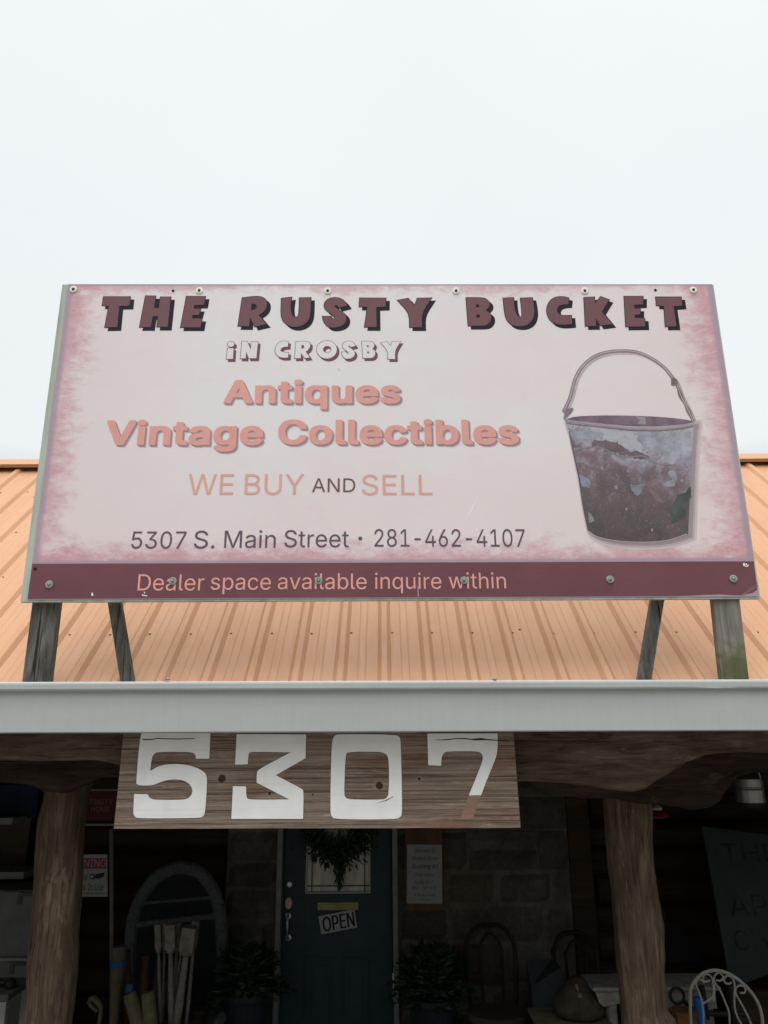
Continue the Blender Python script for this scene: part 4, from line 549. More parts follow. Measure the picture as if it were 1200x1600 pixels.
for s in (-1, 1):
    x0_, x1_ = s*5.4-.06, s*5.4+.06; y0_, z0_ = 4.3, EAVE_Z+(4.3-EAVE_Y)*math.tan(SLOPE)-.12; y1_ = 2*RIDGE_Y-4.3
    A = [bm.verts.new((x0_, y, z)) for y, z in ((4.06, 2.652), (y0_, 2.652), (RIDGE_Y, g0), (y1_, 2.652))]; B = [bm.verts.new((x1_, y, z)) for y, z in ((4.06, 2.652), (y0_, 2.652), (RIDGE_Y, g0), (y1_, 2.652))]
    bm.faces.new(A); bm.faces.new(B[::-1])
    for k in range(4): bm.faces.new((A[k], B[k], B[(k+1) % 4], A[(k+1) % 4]))
box(bm, (-5.34, 8.5, .15), (5.34, 8.6, 2.65)); obj('side_wall', bm, DARKLOG, bld)

# the door
DOORM = basic('dark_teal_door_paint', (.022, .038, .042), .5, .15, 4)
dy = 6.30
door = None
bm = bmesh.new(); WL, WR = P(477, 1390, dy).x, P(579, 1390, dy).x; WB = P(528, 1396, dy).z; WT = 2.02; DT = 2.18
box(bm, (DL, dy, .16), (WL, dy+.045, DT), .002); box(bm, (WR, dy, .16), (DR, dy+.045, DT), .002)
box(bm, (WL, dy, .16), (WR, dy+.045, WB), .0); box(bm, (WL, dy, WT), (WR, dy+.045, DT), .0)
mxd = (WL+WR)/2
for a, b in ((WL+.01, mxd-.035), (mxd+.035, WR-.01)):
    for fa in ((a, b, .36, WB-.42),):
        x0, x1, z0, z1 = fa; t_ = .018
        for bb in ((x0, x1, z1-t_, z1), (x0, x1, z0, z0+t_), (x0, x0+t_, z0+t_, z1-t_), (x1-t_, x1, z0+t_, z1-t_)):
            box(bm, (bb[0], dy-.009, bb[2]), (bb[1], dy+.002, bb[3]), .003)
        box(bm, (x0+.05, dy-.006, z0+.05), (x1-.05, dy+.002, z1-.05), .003)
door = obj('door', bm, DOORM, bld)
q = M('pale_reflection_glass', .35, spec=.5); n = q.noise(q.co((3, 1, .6)), 5, 4); q.color(q.ramp(n, ((.3, (.20, .20, .165)), (.55, (.34, .335, .27)), (.7, (.42, .415, .34)))))  # pale streaks in the glass colour stand in for its reflection
bm = bmesh.new(); box(bm, (WL, dy+.012, WB), (WR, dy+.02, WT)); obj('window_pane', bm, q.m, door)
bm = bmesh.new(); CAME = basic('leading', (.30, .29, .25), .4, .2)
fw = .012
for bb in ((WL, WL+fw, WB, WT), (WR-fw, WR, WB, WT), (WL+fw, WR-fw, WB, WB+fw), (WL+fw, WR-fw, WT-fw, WT)): box(bm, (bb[0], dy-.006, bb[2]), (bb[1], dy+.012, bb[3]), .002)
obj('window_frame', bm, CAME, door)
bm = bmesh.new()
for px in (487, 528.5, 570): x = P(px, 1390, dy).x; box(bm, (x-.004, dy+.006, WB+fw), (x+.004, dy+.0115, WT-fw))
for z in (WB+.05, WT-.06): box(bm, (WL+fw, dy+.0055, z-.004), (WR-fw, dy+.0110, z+.004))
obj('window_leading', bm, basic('lead', (.05, .045, .035), .5), door)
bm = bmesh.new()
for x0, x1 in ((FL, DL-.004), (DR+.004, FR_)): box(bm, (x0, 6.20, .15), (x1, 6.34, DT+.05), .004)
box(bm, (DL-.004, 6.202, DT+.004), (DR+.004, 6.338, DT+.05), .003)
obj('door_frame', bm, basic('grey_trim_paint', (.15, .155, .15), .6, .2), bld)
BRASS = basic('aged_brass', (.20, .18, .08), .45, .2, metal=.4)
a = P(496, 1410, dy-.01); b = P(560, 1422, dy-.01)
bm = bmesh.new(); box(bm, (a.x, dy-.010, b.z), (b.x, dy-.001, a.z), .003); box(bm, (a.x+.03, dy-.014, b.z+.014), (b.x-.03, dy-.009, a.z-.014), .002); obj('mail_slot', bm, BRASS, door)
c = P(452, 1382, dy); bm = bmesh.new(); lathe(bm, (c.x, dy, c.z), [(.020, 0), (.020, .006), (.012, .008), (.011, .004), (.002, .004)], 20, Vector((0, -1, 0))); obj('peephole', bm, STEEL, door)
c = P(451, 1411, dy); bm = bmesh.new(); lathe(bm, (c.x, dy, c.z), [(.026, 0), (.026, .010), (.020, .016), (.010, .018), (.009, .014), (.001, .014)], 24, Vector((0, -1, 0)))
for v in bm.verts: v.co.z = c.z + (v.co.z-c.z)*1.5
obj('deadbolt', bm, basic('copper_worn', (.5, .36, .33), .45, .2), door)
a = P(450, 1432, dy-.02); b = P(450, 1466, dy-.02); bm = bmesh.new()
tube(bm, spline([(a.x, dy-.004, a.z+.01), (a.x, dy-.035, a.z), (a.x, dy-.055, (a.z+b.z)/2), (a.x, dy-.035, b.z+.01), (a.x, dy-.004, b.z)], 5), .009, 8)
lathe(bm, (a.x, dy, a.z), [(.022, 0), (.020, .008), (.002, .010)], 16, Vector((0, -1, 0))); lathe(bm, (b.x, dy, b.z), [(.024, 0), (.022, .010), (.010, .012), (.002, .006)], 16, Vector((0, -1, 0)))
obj('door_handle', bm, STEEL, door)

# ================================================================ rooftop sign
SW, SH = 3.66, 1.8032
SF = Frame((.0537, 3.8035, ZE+1.5994), (math.cos(.0119), math.sin(.0119), -.0011), (0, .0012, 1))
sign = thing('shop_sign', 'large faded pink shop signboard with a printed bucket, standing on grey timber posts', 'sign', (0, 3.9, EAVE_Z))
q = M('faded_printed_panel', .5, spec=.3)
g = q.xyz(q.co(src='Generated')); gx, gz_ = g[0], g[2]
cob = q.co((1, 1, 1))
st = q.noise(q.co((1, 1, 2.0)), 8.0, 9, .74, .3); st2 = q.noise(q.co((1.2, 1, 3.5)), 34, 6, .75); big = q.noise(q.co((1, 1, 1.3), loc=(3, 0, 1)), 1.5, 4, .6); fine = q.noise(q.co((1, 1, 14)), 60, 2)
def edge(dm, amp):
    return q.math('SUBTRACT', dm, q.math('MULTIPLY', q.math('ADD', q.math('MULTIPLY', q.math('SUBTRACT', st, .44), 2.0), q.math('ADD', q.math('MULTIPLY', q.math('SUBTRACT', st2, .5), .55), q.math('MULTIPLY', q.math('SUBTRACT', big, .5), 1.2))), amp))
dl = q.math('MULTIPLY', gx, SW); dr = q.math('MULTIPLY', q.math('SUBTRACT', 1.0, gx), SW)
db = q.math('MULTIPLY', q.math('SUBTRACT', gz_, ((SF.px(46, 881)[1]+SF.px(1176, 877)[1])/2+SH/2)/SH), SH); dt = q.math('MULTIPLY', q.math('SUBTRACT', 1.0, gz_), SH)
cw = (.712, .694, .705)
pinkf = q.rng(big, .40, .66, 0, .55, True)
c = q.mix(pinkf, cw, (.71, .630, .640)); med = q.noise(q.co((1, 1, 2.2), loc=(8, 0, 3)), 5, 7, .7); c = q.mix(q.rng(med, .52, .70, 0, .30, True), c, (.71, .585, .595))
# warm blush towards the lower corners and the right, where the print has kept its colour
c = q.mix(q.rng(dr, .1, 1.35, .55, 0, True), c, (.71, .585, .590))
c = q.mix(q.rng(dl, .1, .95, .50, 0, True), c, (.70, .575, .590))
c = q.mix(q.rng(db, .0, .75, .50, 0, True), c, (.71, .585, .590))
for dm, amp, wd, stg in ((dl, .24, .17, .76), (dr, .30, .22, .74), (db, .19, .13, .78), (dt, .13, .07, .58)):
    e_ = edge(dm, amp)
    c = q.mix(q.rng(e_, -.02, wd, stg, 0, True), c, (.545, .280, .315))
    c = q.mix(q.math('MULTIPLY', q.rng(e_, -.10, .06, .50, 0, True), q.rng(st2, .35, .62)), c, (.36, .17, .24))
for dm, wd in ((dl, .042), (dr, .045), (db, .026), (dt, .018)): c = q.mix(q.rng(dm, wd*.35, wd, .80, 0, True), c, (.33, .265, .335))
c = q.mix(q.rng(fine, .35, .7, 0, .07), c, (.45, .40, .42))
sp_ = q.noise(q.co(), 70, 2); c = q.mix(q.rng(sp_, .74, .80, 0, .25), c, (.45, .43, .44))
q.color(c); PANEL = q.m
HW, HH = SW/2, SH/2
def plate(name, a0, a1, b0, b1, h0, h1, mat, parent, bev=0):
    bm = bmesh.new(); hexa(bm, [SF.pt(a, b, h) for h in (h0, h1) for a, b in ((a0, b0), (a1, b0), (a1, b1), (a0, b1))])
    return obj(name, bm, mat, parent)
panel = plate('printed_panel', -HW, HW, -HH, HH, -.004, 0, PANEL, sign)
BACK = wood('mossy_plywood_edge', (.24, .27, .20), (.42, .46, .40), (.56, .60, .55), 'Z', 18, .9, .4)
plate('backing_board', -HW-.036, HW+.008, -HH-.010, HH, -.034, -.0045, BACK, sign)
a0, b0 = SF.px(46, 881); a1, b1 = SF.px(1176, 877)
q = M('maroon_print', .5, spec=.3); n = q.noise(q.co((1, 1, 30)), 14, 3); n2 = q.noise(q.co(), 2.5, 4)
q.color(q.mix(q.rng(n, .4, .7, 0, .35), q.ramp(n2, ((.3, (.125, .045, .058)), (.7, (.155, .058, .070)))), (.19, .085, .10)))
FOOT = q.m
bm = bmesh.new(); xs = []
K = 60
top = [SF.pt(-HW+SW*i/K, b0+(b1-b0)*i/K, .0006) for i in range(K+1)]
ca, cb = SF.px(1183, 906)      # the torn lower right corner of the print
bot = [(-HW, -HH+.004), (HW-.42, -HH+.004), (HW-.20, -HH+.012), (HW-.10, -HH+.006), (HW-.03, -HH+.018), (HW-.004, -HH+.035)]
vt = [bm.verts.new(p) for p in top]; vb = [bm.verts.new(SF.pt(a, b, .0006)) for a, b in bot]
bm.faces.new(vb+vt[::-1]); band = obj('footer_band', bm, FOOT, sign)

MAROON = basic('title_maroon_print', (.170, .085, .095), .5, .05, 5, bump=0)
NAVY = basic('title_dark_print', (.018, .017, .026), .6, .05, bump=0)
PINKT = basic('salmon_print', (.690, .345, .305), .5, .05, 6, bump=0)
PINK2 = basic('light_salmon_print', (.68, .37, .32), .5, .05, 6, bump=0)
SHAD = basic('mauve_print', (.335, .235, .275), .5, .05, 6, bump=0)
SHAD2 = basic('pale_mauve_print', (.50, .42, .435), .5, .05, 6, bump=0)
PLUM = basic('plum_print', (.130, .090, .118), .5, .05, 6, bump=0)
PALE = basic('pale_grey_print', (.70, .68, .68), .5, .03, 6, bump=0)
def cv(*a): return [(a[i], a[i+1]) for i in range(0, len(a), 2)]
LET = {}
LET['T1'] = (150,455,6.667,[cv(80,60,358,60,348,152,243,155,222,375,93,378,135,155,65,150)])
LET['H'] = (150,455,6.667,[cv(517,50,622,52,605,175,655,178,672,62,780,62,748,372,635,372,648,262,590,262,572,375,455,375)])
LET['E1'] = (150,455,6.667,[cv(943,55,1140,57,1125,142,1025,145,1018,182,1090,185,1072,248,1005,250,1000,285,1105,288,1088,378,882,378)])
LET['R'] = (365,455,7.5,[cv(102,80,170,70,270,62,330,68,372,93,392,135,388,190,352,245,293,282,385,388,250,418,195,315,180,412,52,410), cv(212,150,245,147,270,165,270,200,245,218,203,225)])
LET['U1'] = (365,455,7.5,[cv(562,85,682,72,670,150,668,230,685,285,715,310,745,305,768,270,772,80,905,77,903,220,890,320,840,385,760,420,680,420,610,385,565,325,555,250)])
LET['S'] = (500,455,6.316,[cv(272,143,190,165,165,138,145,142,147,158,185,185,235,215,262,255,255,305,220,342,150,362,90,358,50,325,28,275,27,250,108,250,125,275,148,275,150,262,110,225,55,185,38,145,50,105,90,72,150,63,200,72,240,95)])
LET['T2'] = (500,455,6.316,[cv(392,68,650,70,648,155,555,158,558,355,440,355,468,155,387,155)])
LET['Y'] = (500,455,6.316,[cv(762,90,870,72,932,145,960,72,1105,65,1003,213,1008,357,885,357,882,215)])
LET['B'] = (720,455,6.316,[cv(52,65,220,65,262,85,285,120,280,155,245,190,290,220,303,260,290,305,250,338,200,343,73,343), cv(150,130,180,132,182,160,147,162), cv(155,230,185,232,187,262,153,265)])
LET['U2'] = (720,455,6.316,[cv(418,70,520,65,525,160,545,225,570,255,595,258,607,235,588,70,705,65,722,150,725,230,700,300,640,342,560,350,490,330,445,275,428,180)])
LET['C'] = (720,455,6.316,[cv(1065,68,1060,130,1000,133,960,150,945,185,960,225,1000,243,1090,240,1098,325,1010,335,930,325,875,285,848,220,848,160,875,100,920,65,980,53,1030,58)])
LET['K'] = (900,455,6.667,[cv(82,68,192,62,197,130,255,57,345,90,268,215,375,345,255,360,205,285,208,365,97,365)])
LET['E2'] = (900,455,6.667,[cv(500,55,697,55,697,138,605,142,608,182,668,182,668,242,610,245,612,280,715,285,720,368,518,370)])
LET['T3'] = (900,455,6.667,[cv(828,62,1095,62,1108,150,1015,158,1045,368,930,370,915,155,838,150)])
def title(keys, fillm, outm, shm, ow, sdx, sdy, nm):
    polys = []; sh = []
    for ox, oy, s, pl in keys:
        for p in pl:
            p = smoothpoly(p, 2)
            polys.append([SF.px(ox+x/s, oy+y/s) for x, y in p]); sh.append([SF.px(ox+x/s+sdx, oy+y/s+sdy) for x, y in p])
    # holes shrink, outer edges grow
    def isout(p, group): return True
    gr = []; gs = []; i = 0
    for ox, oy, s, pl in keys:
        for k in range(len(pl)):
            d = ow if k == 0 else -ow
            gr.append(grow(polys[i], d)); gs.append(grow(sh[i], d)); i += 1
    # letters do not overlap, so each layer is one sheet
    flat(nm+'_shadow', gs, SF, .0006, shm, sign); flat(nm+'_outline', gr, SF, .0012, outm, sign); flat(nm+'_lettering', polys, SF, .0018, fillm, sign)
for ks in (('T1','H','E1'), ('R','U1','S','T2','Y'), ('B','U2','C','K','E2','T3')): title([LET[k] for k in ks], MAROON, NAVY, NAVY, .0035, 5.3, 4.9, 'title')
def ell(cx, cy, rx, ry, n=24): return [(cx+rx*math.cos(2*math.pi*i/n), cy+ry*math.sin(2*math.pi*i/n)) for i in range(n)]
def fit(key, x0, x1, y0, y1, ox):
    _, _, _, pl = LET[key]; xs = [p[0] for p in pl[0]]; ys = [p[1] for p in pl[0]]
    a, b, c, d = min(xs), max(xs), min(ys), max(ys)
    return (ox, 525, 8, [[(x0+(x-a)/(b-a)*(x1-x0), y0+(y-c)/(d-c)*(y1-y0)) for x, y in p] for p in pl])
crosby = [(345,525,8,[ell(127,103,42,34)]), (345,525,8,[cv(88,155,160,155,152,288,70,290)]),
          (345,525,8,[cv(265,68,330,68,375,175,382,75,465,75,445,280,350,280,318,195,312,282,245,282)]),
          (345,525,8,[cv(845,75,838,135,790,138,755,155,745,185,775,205,845,210,842,270,780,275,720,260,682,215,680,165,700,110,745,70,800,62)]),
          (345,525,8,[cv(942,72,1080,68,1115,90,1118,140,1085,185,1060,195,1112,270,1050,280,1002,215,1000,280,922,280), cv(1010,115,1040,118,1045,150,1008,165)]),
          (485,525,8,[ell(205,172,126,112,32), ell(210,170,52,44)]), fit('S',392,563,65,288,485), fit('B',643,812,68,278,485), fit('Y',880,1130,68,290,485)]
title(crosby[:3], PALE, MAROON, MAROON, .0030, 3.3, 3.6, 'subtitle'); title(crosby[3:], PALE, MAROON, MAROON, .0030, 3.3, 3.6, 'subtitle')

def flatw(name, groups, *a):
    for g_ in groups: flat(name, g_, *a)
anti = word(SF, 'Antiques', 349, 626, 630.6, 594, BLK) ; vint = word(SF, 'Vintage', 163.6, 410.7, 695.5, 657, BLK); coll = word(SF, 'Collectibles', 434.2, 811, 694.6, 656, BLK)
def shift(pl, dx, dy): return [[(x+dx, y+dy) for x, y in p] for p in pl]
heavy = anti+vint+coll
flatw('heading_soft_shadow', [shift(g_, .0125, -.0125) for g_ in (anti, vint, coll)], SF, .0006, SHAD2, sign)
flatw('heading_shadow', [shift(g_, .0075, -.0075) for g_ in (anti, vint, coll)], SF, .0012, SHAD, sign)
flatw('heading_lettering', (anti, vint, coll), SF, .0018, PINKT, sign)
flatw('motto_lettering', (word(SF, 'WE', 293, 364.4, 773, 741), word(SF, 'BUY', 381.8, 474.7, 773, 741), word(SF, 'SELL', 565.3, 675.6, 773.3, 742)), SF, .0012, PINK2, sign)
flat('motto_small_lettering', word(SF, 'AND', 487.4, 555, 769, 747.5), SF, .0012, MAROON, sign)
def emb(pl, d): return pl
addr = [word(SF, '5307', 204.5, 290, 857.2, 830.5), word(SF, 'S.', 302.5, 335, 856.8, 829.5), word(SF, 'Main', 350, 430.5, 856, 829.2), word(SF, 'Street', 444, 545, 855, 828.5), word(SF, '281-462-4107', 585, 821, 854.2, 827)]
addr.append([[SF.px(x, y) for x, y in ell(563, 841.5, 3.2, 3.2, 12)]])
flatw('address_lettering', addr, SF, .0012, PLUM, sign)
deal = [word(SF, 'Dealer', 214.7, 318.7, 922.7, 897.5), word(SF, 'space', 329, 423, 921.5, 896.5), word(SF, 'available', 434, 573, 920.7, 896), word(SF, 'inquire', 586, 690, 920.2, 895.5), word(SF, 'within', 701.5, 791, 919.5, 895)]
flatw('footer_lettering', deal, SF, .0018, PINKT, sign)

# the printed bucket
B_ = lambda pts, s=None: [SF.px(860+x/4.8, 530+y/4.8) for x, y in pts]
body = cv(115,605,118,640,140,690,175,860,215,1050,245,1250,270,1380,285,1440,330,1478,430,1508,560,1525,700,1528,850,1518,960,1490,1032,1462,1040,1300,1052,1000,1068,690,1082,640,1078,618,950,640,800,658,600,655,450,640,300,625,170,610)
bodyp = B_(smoothpoly(body, 1, 60))
for k_, (d, col) in enumerate(((.030, (.56, .49, .49)), (.018, (.46, .385, .40)), (.008, (.33, .27, .29)))):
    flat('bucket_print_shadow', [grow(shift([bodyp], .018, -.014)[0], d-.006)], SF, .0005+.0004*k_, basic('bucket_halo_print', col, .5, .05, bump=0), sign)
q = M('bucket_print', .5, spec=.3)
g = q.xyz(q.co(src='Generated')); n = q.noise(q.co(), 6.5, 6, .62, .8); n2 = q.noise(q.co((1, 1, 1), loc=(7, 0, 2)), 16, 6, .7, .6); n3 = q.noise(q.co(), 70, 3, .7)
hgt = q.math('ADD', q.math('ADD', g[2], q.math('MULTIPLY', g[0], .30)), q.math('MULTIPLY', q.math('SUBTRACT', n, .5), 1.15))
base = q.ramp(hgt, ((.10, (.078, .066, .062)), (.34, (.092, .078, .080)), (.58, (.130, .098, .108)), (.74, (.190, .140, .160)), (.84, (.27, .235, .275)), (.93, (.34, .345, .40)), (1.0, (.40, .40, .45))))
n4 = q.noise(q.co(loc=(2, 0, 5)), 24, 8, .78, .4); n5 = q.noise(q.co((1, 1, .5), loc=(6, 0, 1)), 12, 8, .75, .6)
upper = q.rng(g[2], .22, .60, .10, 1)
base = q.mix(q.math('MULTIPLY', q.rng(n4, .52, .66, 0, .75, True), upper), base, (.31, .32, .385))
base = q.mix(q.rng(n5, .52, .66, 0, .55, True), base, (.150, .088, .098)); base = q.mix(q.rng(q.noise(q.co(loc=(9, 0, 9)), 15, 8, .75), .55, .66, 0, .6, True), base, (.085, .078, .085))
base = q.mix(q.rng(n3, .55, .75, 0, .35), base, (.30, .27, .28)); base = q.mix(q.rng(n3, .45, .25, 0, .35), base, (.07, .06, .065))
q.color(base); flat('bucket_print', [bodyp], SF, .0018, q.m, sign)
def ragged(pts, amp=9, step=14):
    o = []; n = len(pts)
    for i in range(n):
        a, b = Vector(pts[i]), Vector(pts[(i+1) % n]); m = max(1, int((b-a).length/step)); nn = Vector((a.y-b.y, b.x-a.x)).normalized() if (b-a).length > 0 else Vector((0, 0))
        for j in range(m):
            p = a.lerp(b, j/m); p = p + nn*amp*(noise.noise(Vector((p.x*.045, p.y*.045, 2)))+.7*noise.noise(Vector((p.x*.13, p.y*.13, 5)))); o.append((p.x, p.y))
    return o
def bp(pts, col, h, k=1, nm='bucket_print_detail', var=.25, amp=0):
    if amp: pts = ragged(pts, amp)
    flat(nm, [B_(pts if amp else smoothpoly(pts, k, 60))], SF, h, basic('bucket_detail_print', col, .5, var, 14, bump=0), sign)
bp(cv(118,605,170,582,350,572,600,574,800,582,950,595,1040,608,1076,622,1000,640,800,654,600,651,450,638,300,624,170,612), (.205, .150, .195), .0024)
bp(cv(640,580,710,588,715,640,650,640,670,610), (.30, .27, .31), .0030, 1)
bp(cv(1050,1105,1020,1125,1015,1150,950,1170,935,1220,905,1245,900,1290,910,1340,905,1385,950,1370,975,1355,1010,1350,1025,1280,1052,1180), (.095, .100, .100), .0024, amp=7)
bp(cv(725,1070,750,1130,790,1165,835,1190,848,1232,800,1218,760,1165,735,1110), (.24, .165, .185), .0024, amp=6)
bp(cv(310,765,400,758,500,772,560,820,700,858,745,890,680,900,540,872,470,850,380,815,305,800), (.165, .130, .145), .0024, amp=20)
bp(cv(880,1010,900,980,935,990,945,1040,930,1095,880,1110,850,1100,870,1070,905,1060,910,1030), (.30, .31, .35), .0026, amp=12)
bp(cv(640,700,760,690,900,690,1060,700,1056,800,1000,790,960,860,930,930,880,925,840,860,780,860,700,820,660,770), (.345, .350, .395), .0022, amp=26)
bp(cv(170,690,300,690,400,700,390,745,250,760,190,800,165,740), (.30, .31, .37), .0022, amp=20)
bp(cv(205,1010,260,1030,300,1070,290,1120,240,1105), (.24, .245, .30), .0022, amp=12)
bp(cv(280,1290,320,1330,330,1365,290,1380), (.24, .24, .26), .0022)
bp(cv(590,1090,640,1100,700,1085,690,1130,655,1180,620,1150), (.25, .26, .30), .0026, amp=12)
for x, y, r in ((385,970,13),(490,1110,14),(580,990,9),(680,985,22),(210,900,12),(455,1170,8),(570,1275,9),(760,1430,9),(985,1060,12)): bp([(x+r*(1+.3*math.sin(i*2.7+x))*math.cos(i*.785), y+r*1.3*(1+.3*math.cos(i*1.9+y))*math.sin(i*.785)) for i in range(8)], (.25, .25, .28), .0028, amp=5)
bm = bmesh.new()
def strip(bm, pts, w, h, k=6):
    """ribbon of width w laid on the sign face through crop points"""
    c2 = [Vector((*B_([p])[0], 0)) for p in pts]; c2 = spline(c2, k); L = []; Rr = []
    for i, p in enumerate(c2):
        d = (c2[min(i+1, len(c2)-1)]-c2[max(i-1, 0)]).normalized(); nn = Vector((-d.y, d.x, 0)); ww = w(i/(len(c2)-1)) if callable(w) else w
        L.append(bm.verts.new(SF.pt(*(p+nn*ww/2).xy, h))); Rr.append(bm.verts.new(SF.pt(*(p-nn*ww/2).xy, h)))
    for i in range(len(L)-1): bm.faces.new((L[i], L[i+1], Rr[i+1], Rr[i]))
hp = [(98,545),(120,500),(150,430),(185,300),(240,205),(330,130),(430,97),(540,88),(650,98),(760,145),(850,210),(915,290)]
def st_obj(nm, pts, w, h, col): bm = bmesh.new(); strip(bm, pts, w, h); obj(nm, bm, basic('bucket_handle_print', col, .5, .12, 20, bump=0), sign)
st_obj('bucket_handle_shadow', [(x+16, y+14) for x, y in hp], .020, .0006, (.50, .42, .445))
st_obj('bucket_handle_print', hp, .0185, .0012, (.23, .165, .19)); st_obj('bucket_handle_highlight', hp, .0085, .0018, (.43, .375, .41))
wp = [(915,290),(945,340),(975,420),(1010,490),(1045,560),(1068,620)]
st_obj('bucket_handle_shadow', [(x+18, y+10) for x, y in wp], .020, .0006, (.42, .33, .34))
st_obj('bucket_handle_print', wp, lambda t: .018+.006*math.sin(t*19), .0012, (.20, .15, .155)); st_obj('bucket_handle_highlight', wp, .006, .0018, (.40, .36, .35))
bp(cv(905,290,945,295,960,330,935,350,905,345), (.24, .18, .19), .0020, 1); bp(cv(90,540,110,525,170,515,172,535,135,575,105,608,95,590,108,560), (.26, .20, .24), .0020, 1)
st_obj('bucket_rim_print', [(112,612),(300,634),(450,652),(600,668),(800,672),(950,660),(1078,638)], .012, .0030, (.36, .30, .36))
st_obj('bucket_rim_line', [(118,632),(300,652),(450,668),(600,684),(800,688),(950,676),(1072,655)], .0045, .0030, (.20, .125, .15))
st_obj('bucket_base_line', [(290,1445),(350,1482),(480,1512),(700,1524),(880,1508),(1020,1462)], .0045, .0030, (.45, .40, .40))
st_obj('bucket_seam_line', [(180,835),(260,815),(380,815),(500,870),(600,882),(700,880),(790,930),(930,945)], .006, .0030, (.27, .235, .255))
st_obj('bucket_side_line', [(140,690),(175,860),(215,1050),(245,1250),(285,1440)], .006, .0030, (.12, .10, .14))

# fastenings of the sign: washers on the face and empty holes
WASH = basic('cream_washer', (.80, .78, .70), .6, .08); WASH2 = basic('mossy_zinc_washer', (.30, .33, .29), .5, .25, 60)
def washer(px, py, r, mat, h=0.0006):
    a, b = SF.px(px, py); bm = bmesh.new()
    lathe(bm, SF.pt(a, b, h), [(r, 0), (r, .0035), (r*.86, .0050), (r*.42, .0050), (r*.40, .0042)], 20, SF.n)
    o = obj('washer', bm, mat, sign, smooth=False)
    bm = bmesh.new(); lathe(bm, SF.pt(a, b, h+.003), [(r*.40, 0), (r*.40, .005), (r*.28, .0075), (r*.05, .008)], 6, SF.n); obj('screw_head', bm, DARKMET if mat is WASH else STEEL, o)
for px, py in ((115,452.5),(311.5,454.5),(512,455),(712.5,455),(913.5,455),(1083,453.5)): washer(px, py, .0205, WASH)
for px, py in ((77.5,913.5),(270,908),(498,907.5),(725,907),(953,905.5),(1145.5,904.5)): washer(px, py, .0195, WASH2, .002)
for px, py in ((270.5,454.5),(1024,453.5),(55,889),(1166,881.5)):
    a, b = SF.px(px, py); bm = bmesh.new(); lathe(bm, SF.pt(a, b, .0006), [(.008, 0), (.008, .0012), (.0055, .0012), (.005, .0004)], 12, SF.n); obj('empty_screw_hole', bm, BLACK, sign)
flat('paint_chip', [[SF.px(*p) for p in pl] for pl in (cv(143,931,143,926,145,926,146,931), cv(222,928,222,930.5,230,932,230,930.5,224,929.5), cv(225,924,227,926,225.5,928), cv(1161,879.5,1166,880,1170,883,1168,886,1161,884))], SF, .0012, WASH, sign)
SCUFF = basic('pale_scuff', (.76, .735, .745), .6, .05, bump=0)
flat('scuff_mark', [[SF.px(*p) for p in cv(733,800,748,773,751,768,742,790,730,812)]], SF, .0006, SCUFF, sign)
flat('scratch', [[SF.px(*p) for p in pl] for pl in (cv(652.5,916,653.5,916,654,932,653,932), cv(528,576,529.5,576,531.5,580,530.5,580))], SF, .0008, SHAD2, sign)
CREASE = basic('crease_print', (.24, .125, .14), .4, .1)
flat('torn_crease', [[SF.px(*p) for p in pl] for pl in (cv(1158,929,1172,921,1184,914,1185,916,1170,925,1160,930.5), cv(1166,922,1176,916,1183,909,1183.5,911,1174,919))], SF, .0012, CREASE, sign)

# timber frame behind
def squared(name, px0, py0, px1, py1, Y, w, d, mat, zext, zbot, bev=.004, ybase=None):
    a = P(px0, py0, Y); b = P(px1, py1, Y); dr_ = (a-b)/(a.z-b.z)
    top = b + dr_*(zext-b.z); bot = b + dr_*(zbot-b.z)
    bm = bmesh.new(); beam(bm, bot, top, w, d, Vector((0, 1, 0)), bev)
    for v in bm.verts: v.co.x += .002*noise.noise(Vector((v.co.z*3, v.co.y*9, 2)))
    return obj(name, bm, mat, sign)
ztop = ZE+1.5994+HH
GW2 = wood('mossy_grey_post', (.045, .044, .038), (.175, .168, .145), (.30, .29, .25), 'Z', 45, .9, .8, moss=(tuple(P(1160, 1045, 3.84)-Vector((0, 3.9, EAVE_Z))), .17, (.075, .085, .025)))
yp = 3.915
pw = .150
squared('post', 74.5, 941, 59.5, 1062, 3.868, .134, .050, GREYWOOD, ztop-.03, EAVE_Z-.05)
squared('post', 1132, 936, 1146, 1061, 3.868, .134, .050, GW2, ztop-.03, EAVE_Z-.05)
squared('brace', 179.5, 939, 199.5, 1062, 3.925, .062, .050, GREYWOOD, ztop-.06, EAVE_Z-.02)
squared('brace', 1026.5, 936, 1006, 1060, 3.925, .062, .050, GREYWOOD, ztop-.06, EAVE_Z-.02)
# ================================================================ house number board
NF = Frame(P(500, 1220, 3.915), (1, 0, -.004), (0, -.02, 1))
q = M('weathered_number_board', .9, spec=.2)
g1 = q.noise(q.co((.09, 1, 2.2)), 22, 6, .7, .5); g2 = q.noise(q.co((.03, 1, 5.0)), 34, 4, .7); bl = q.noise(q.co((.5, 1, 1.6)), 5, 5, .6); sp2 = q.noise(q.co((.5, 1, 1)), 60, 5, .7)
f = q.math('ADD', q.math('MULTIPLY', g1, .55), q.math('MULTIPLY', g2, .45))
c = q.ramp(f, ((.33, (.105, .075, .056)), (.48, (.225, .170, .132)), (.60, (.32, .25, .20)), (.72, (.44, .38, .32))))
c = q.mix(q.rng(bl, .50, .66, 0, .60, True), c, (.21, .095, .065), 'MIX')
wp_ = q.noise(q.co((.22, 1, 2.6), loc=(7, 0, 3)), 15, 7, .78, .5); c = q.mix(q.rng(wp_, .57, .66, 0, .6, True), c, (.46, .42, .37))
c = q.mix(q.math('MULTIPLY', q.rng(sp2, .54, .72, 0, .38, True), q.rng(bl, .38, .5)), c, (.36, .31, .26))
o3 = Vector(NF.o)
BASE = P(500, 1300, 3.93)
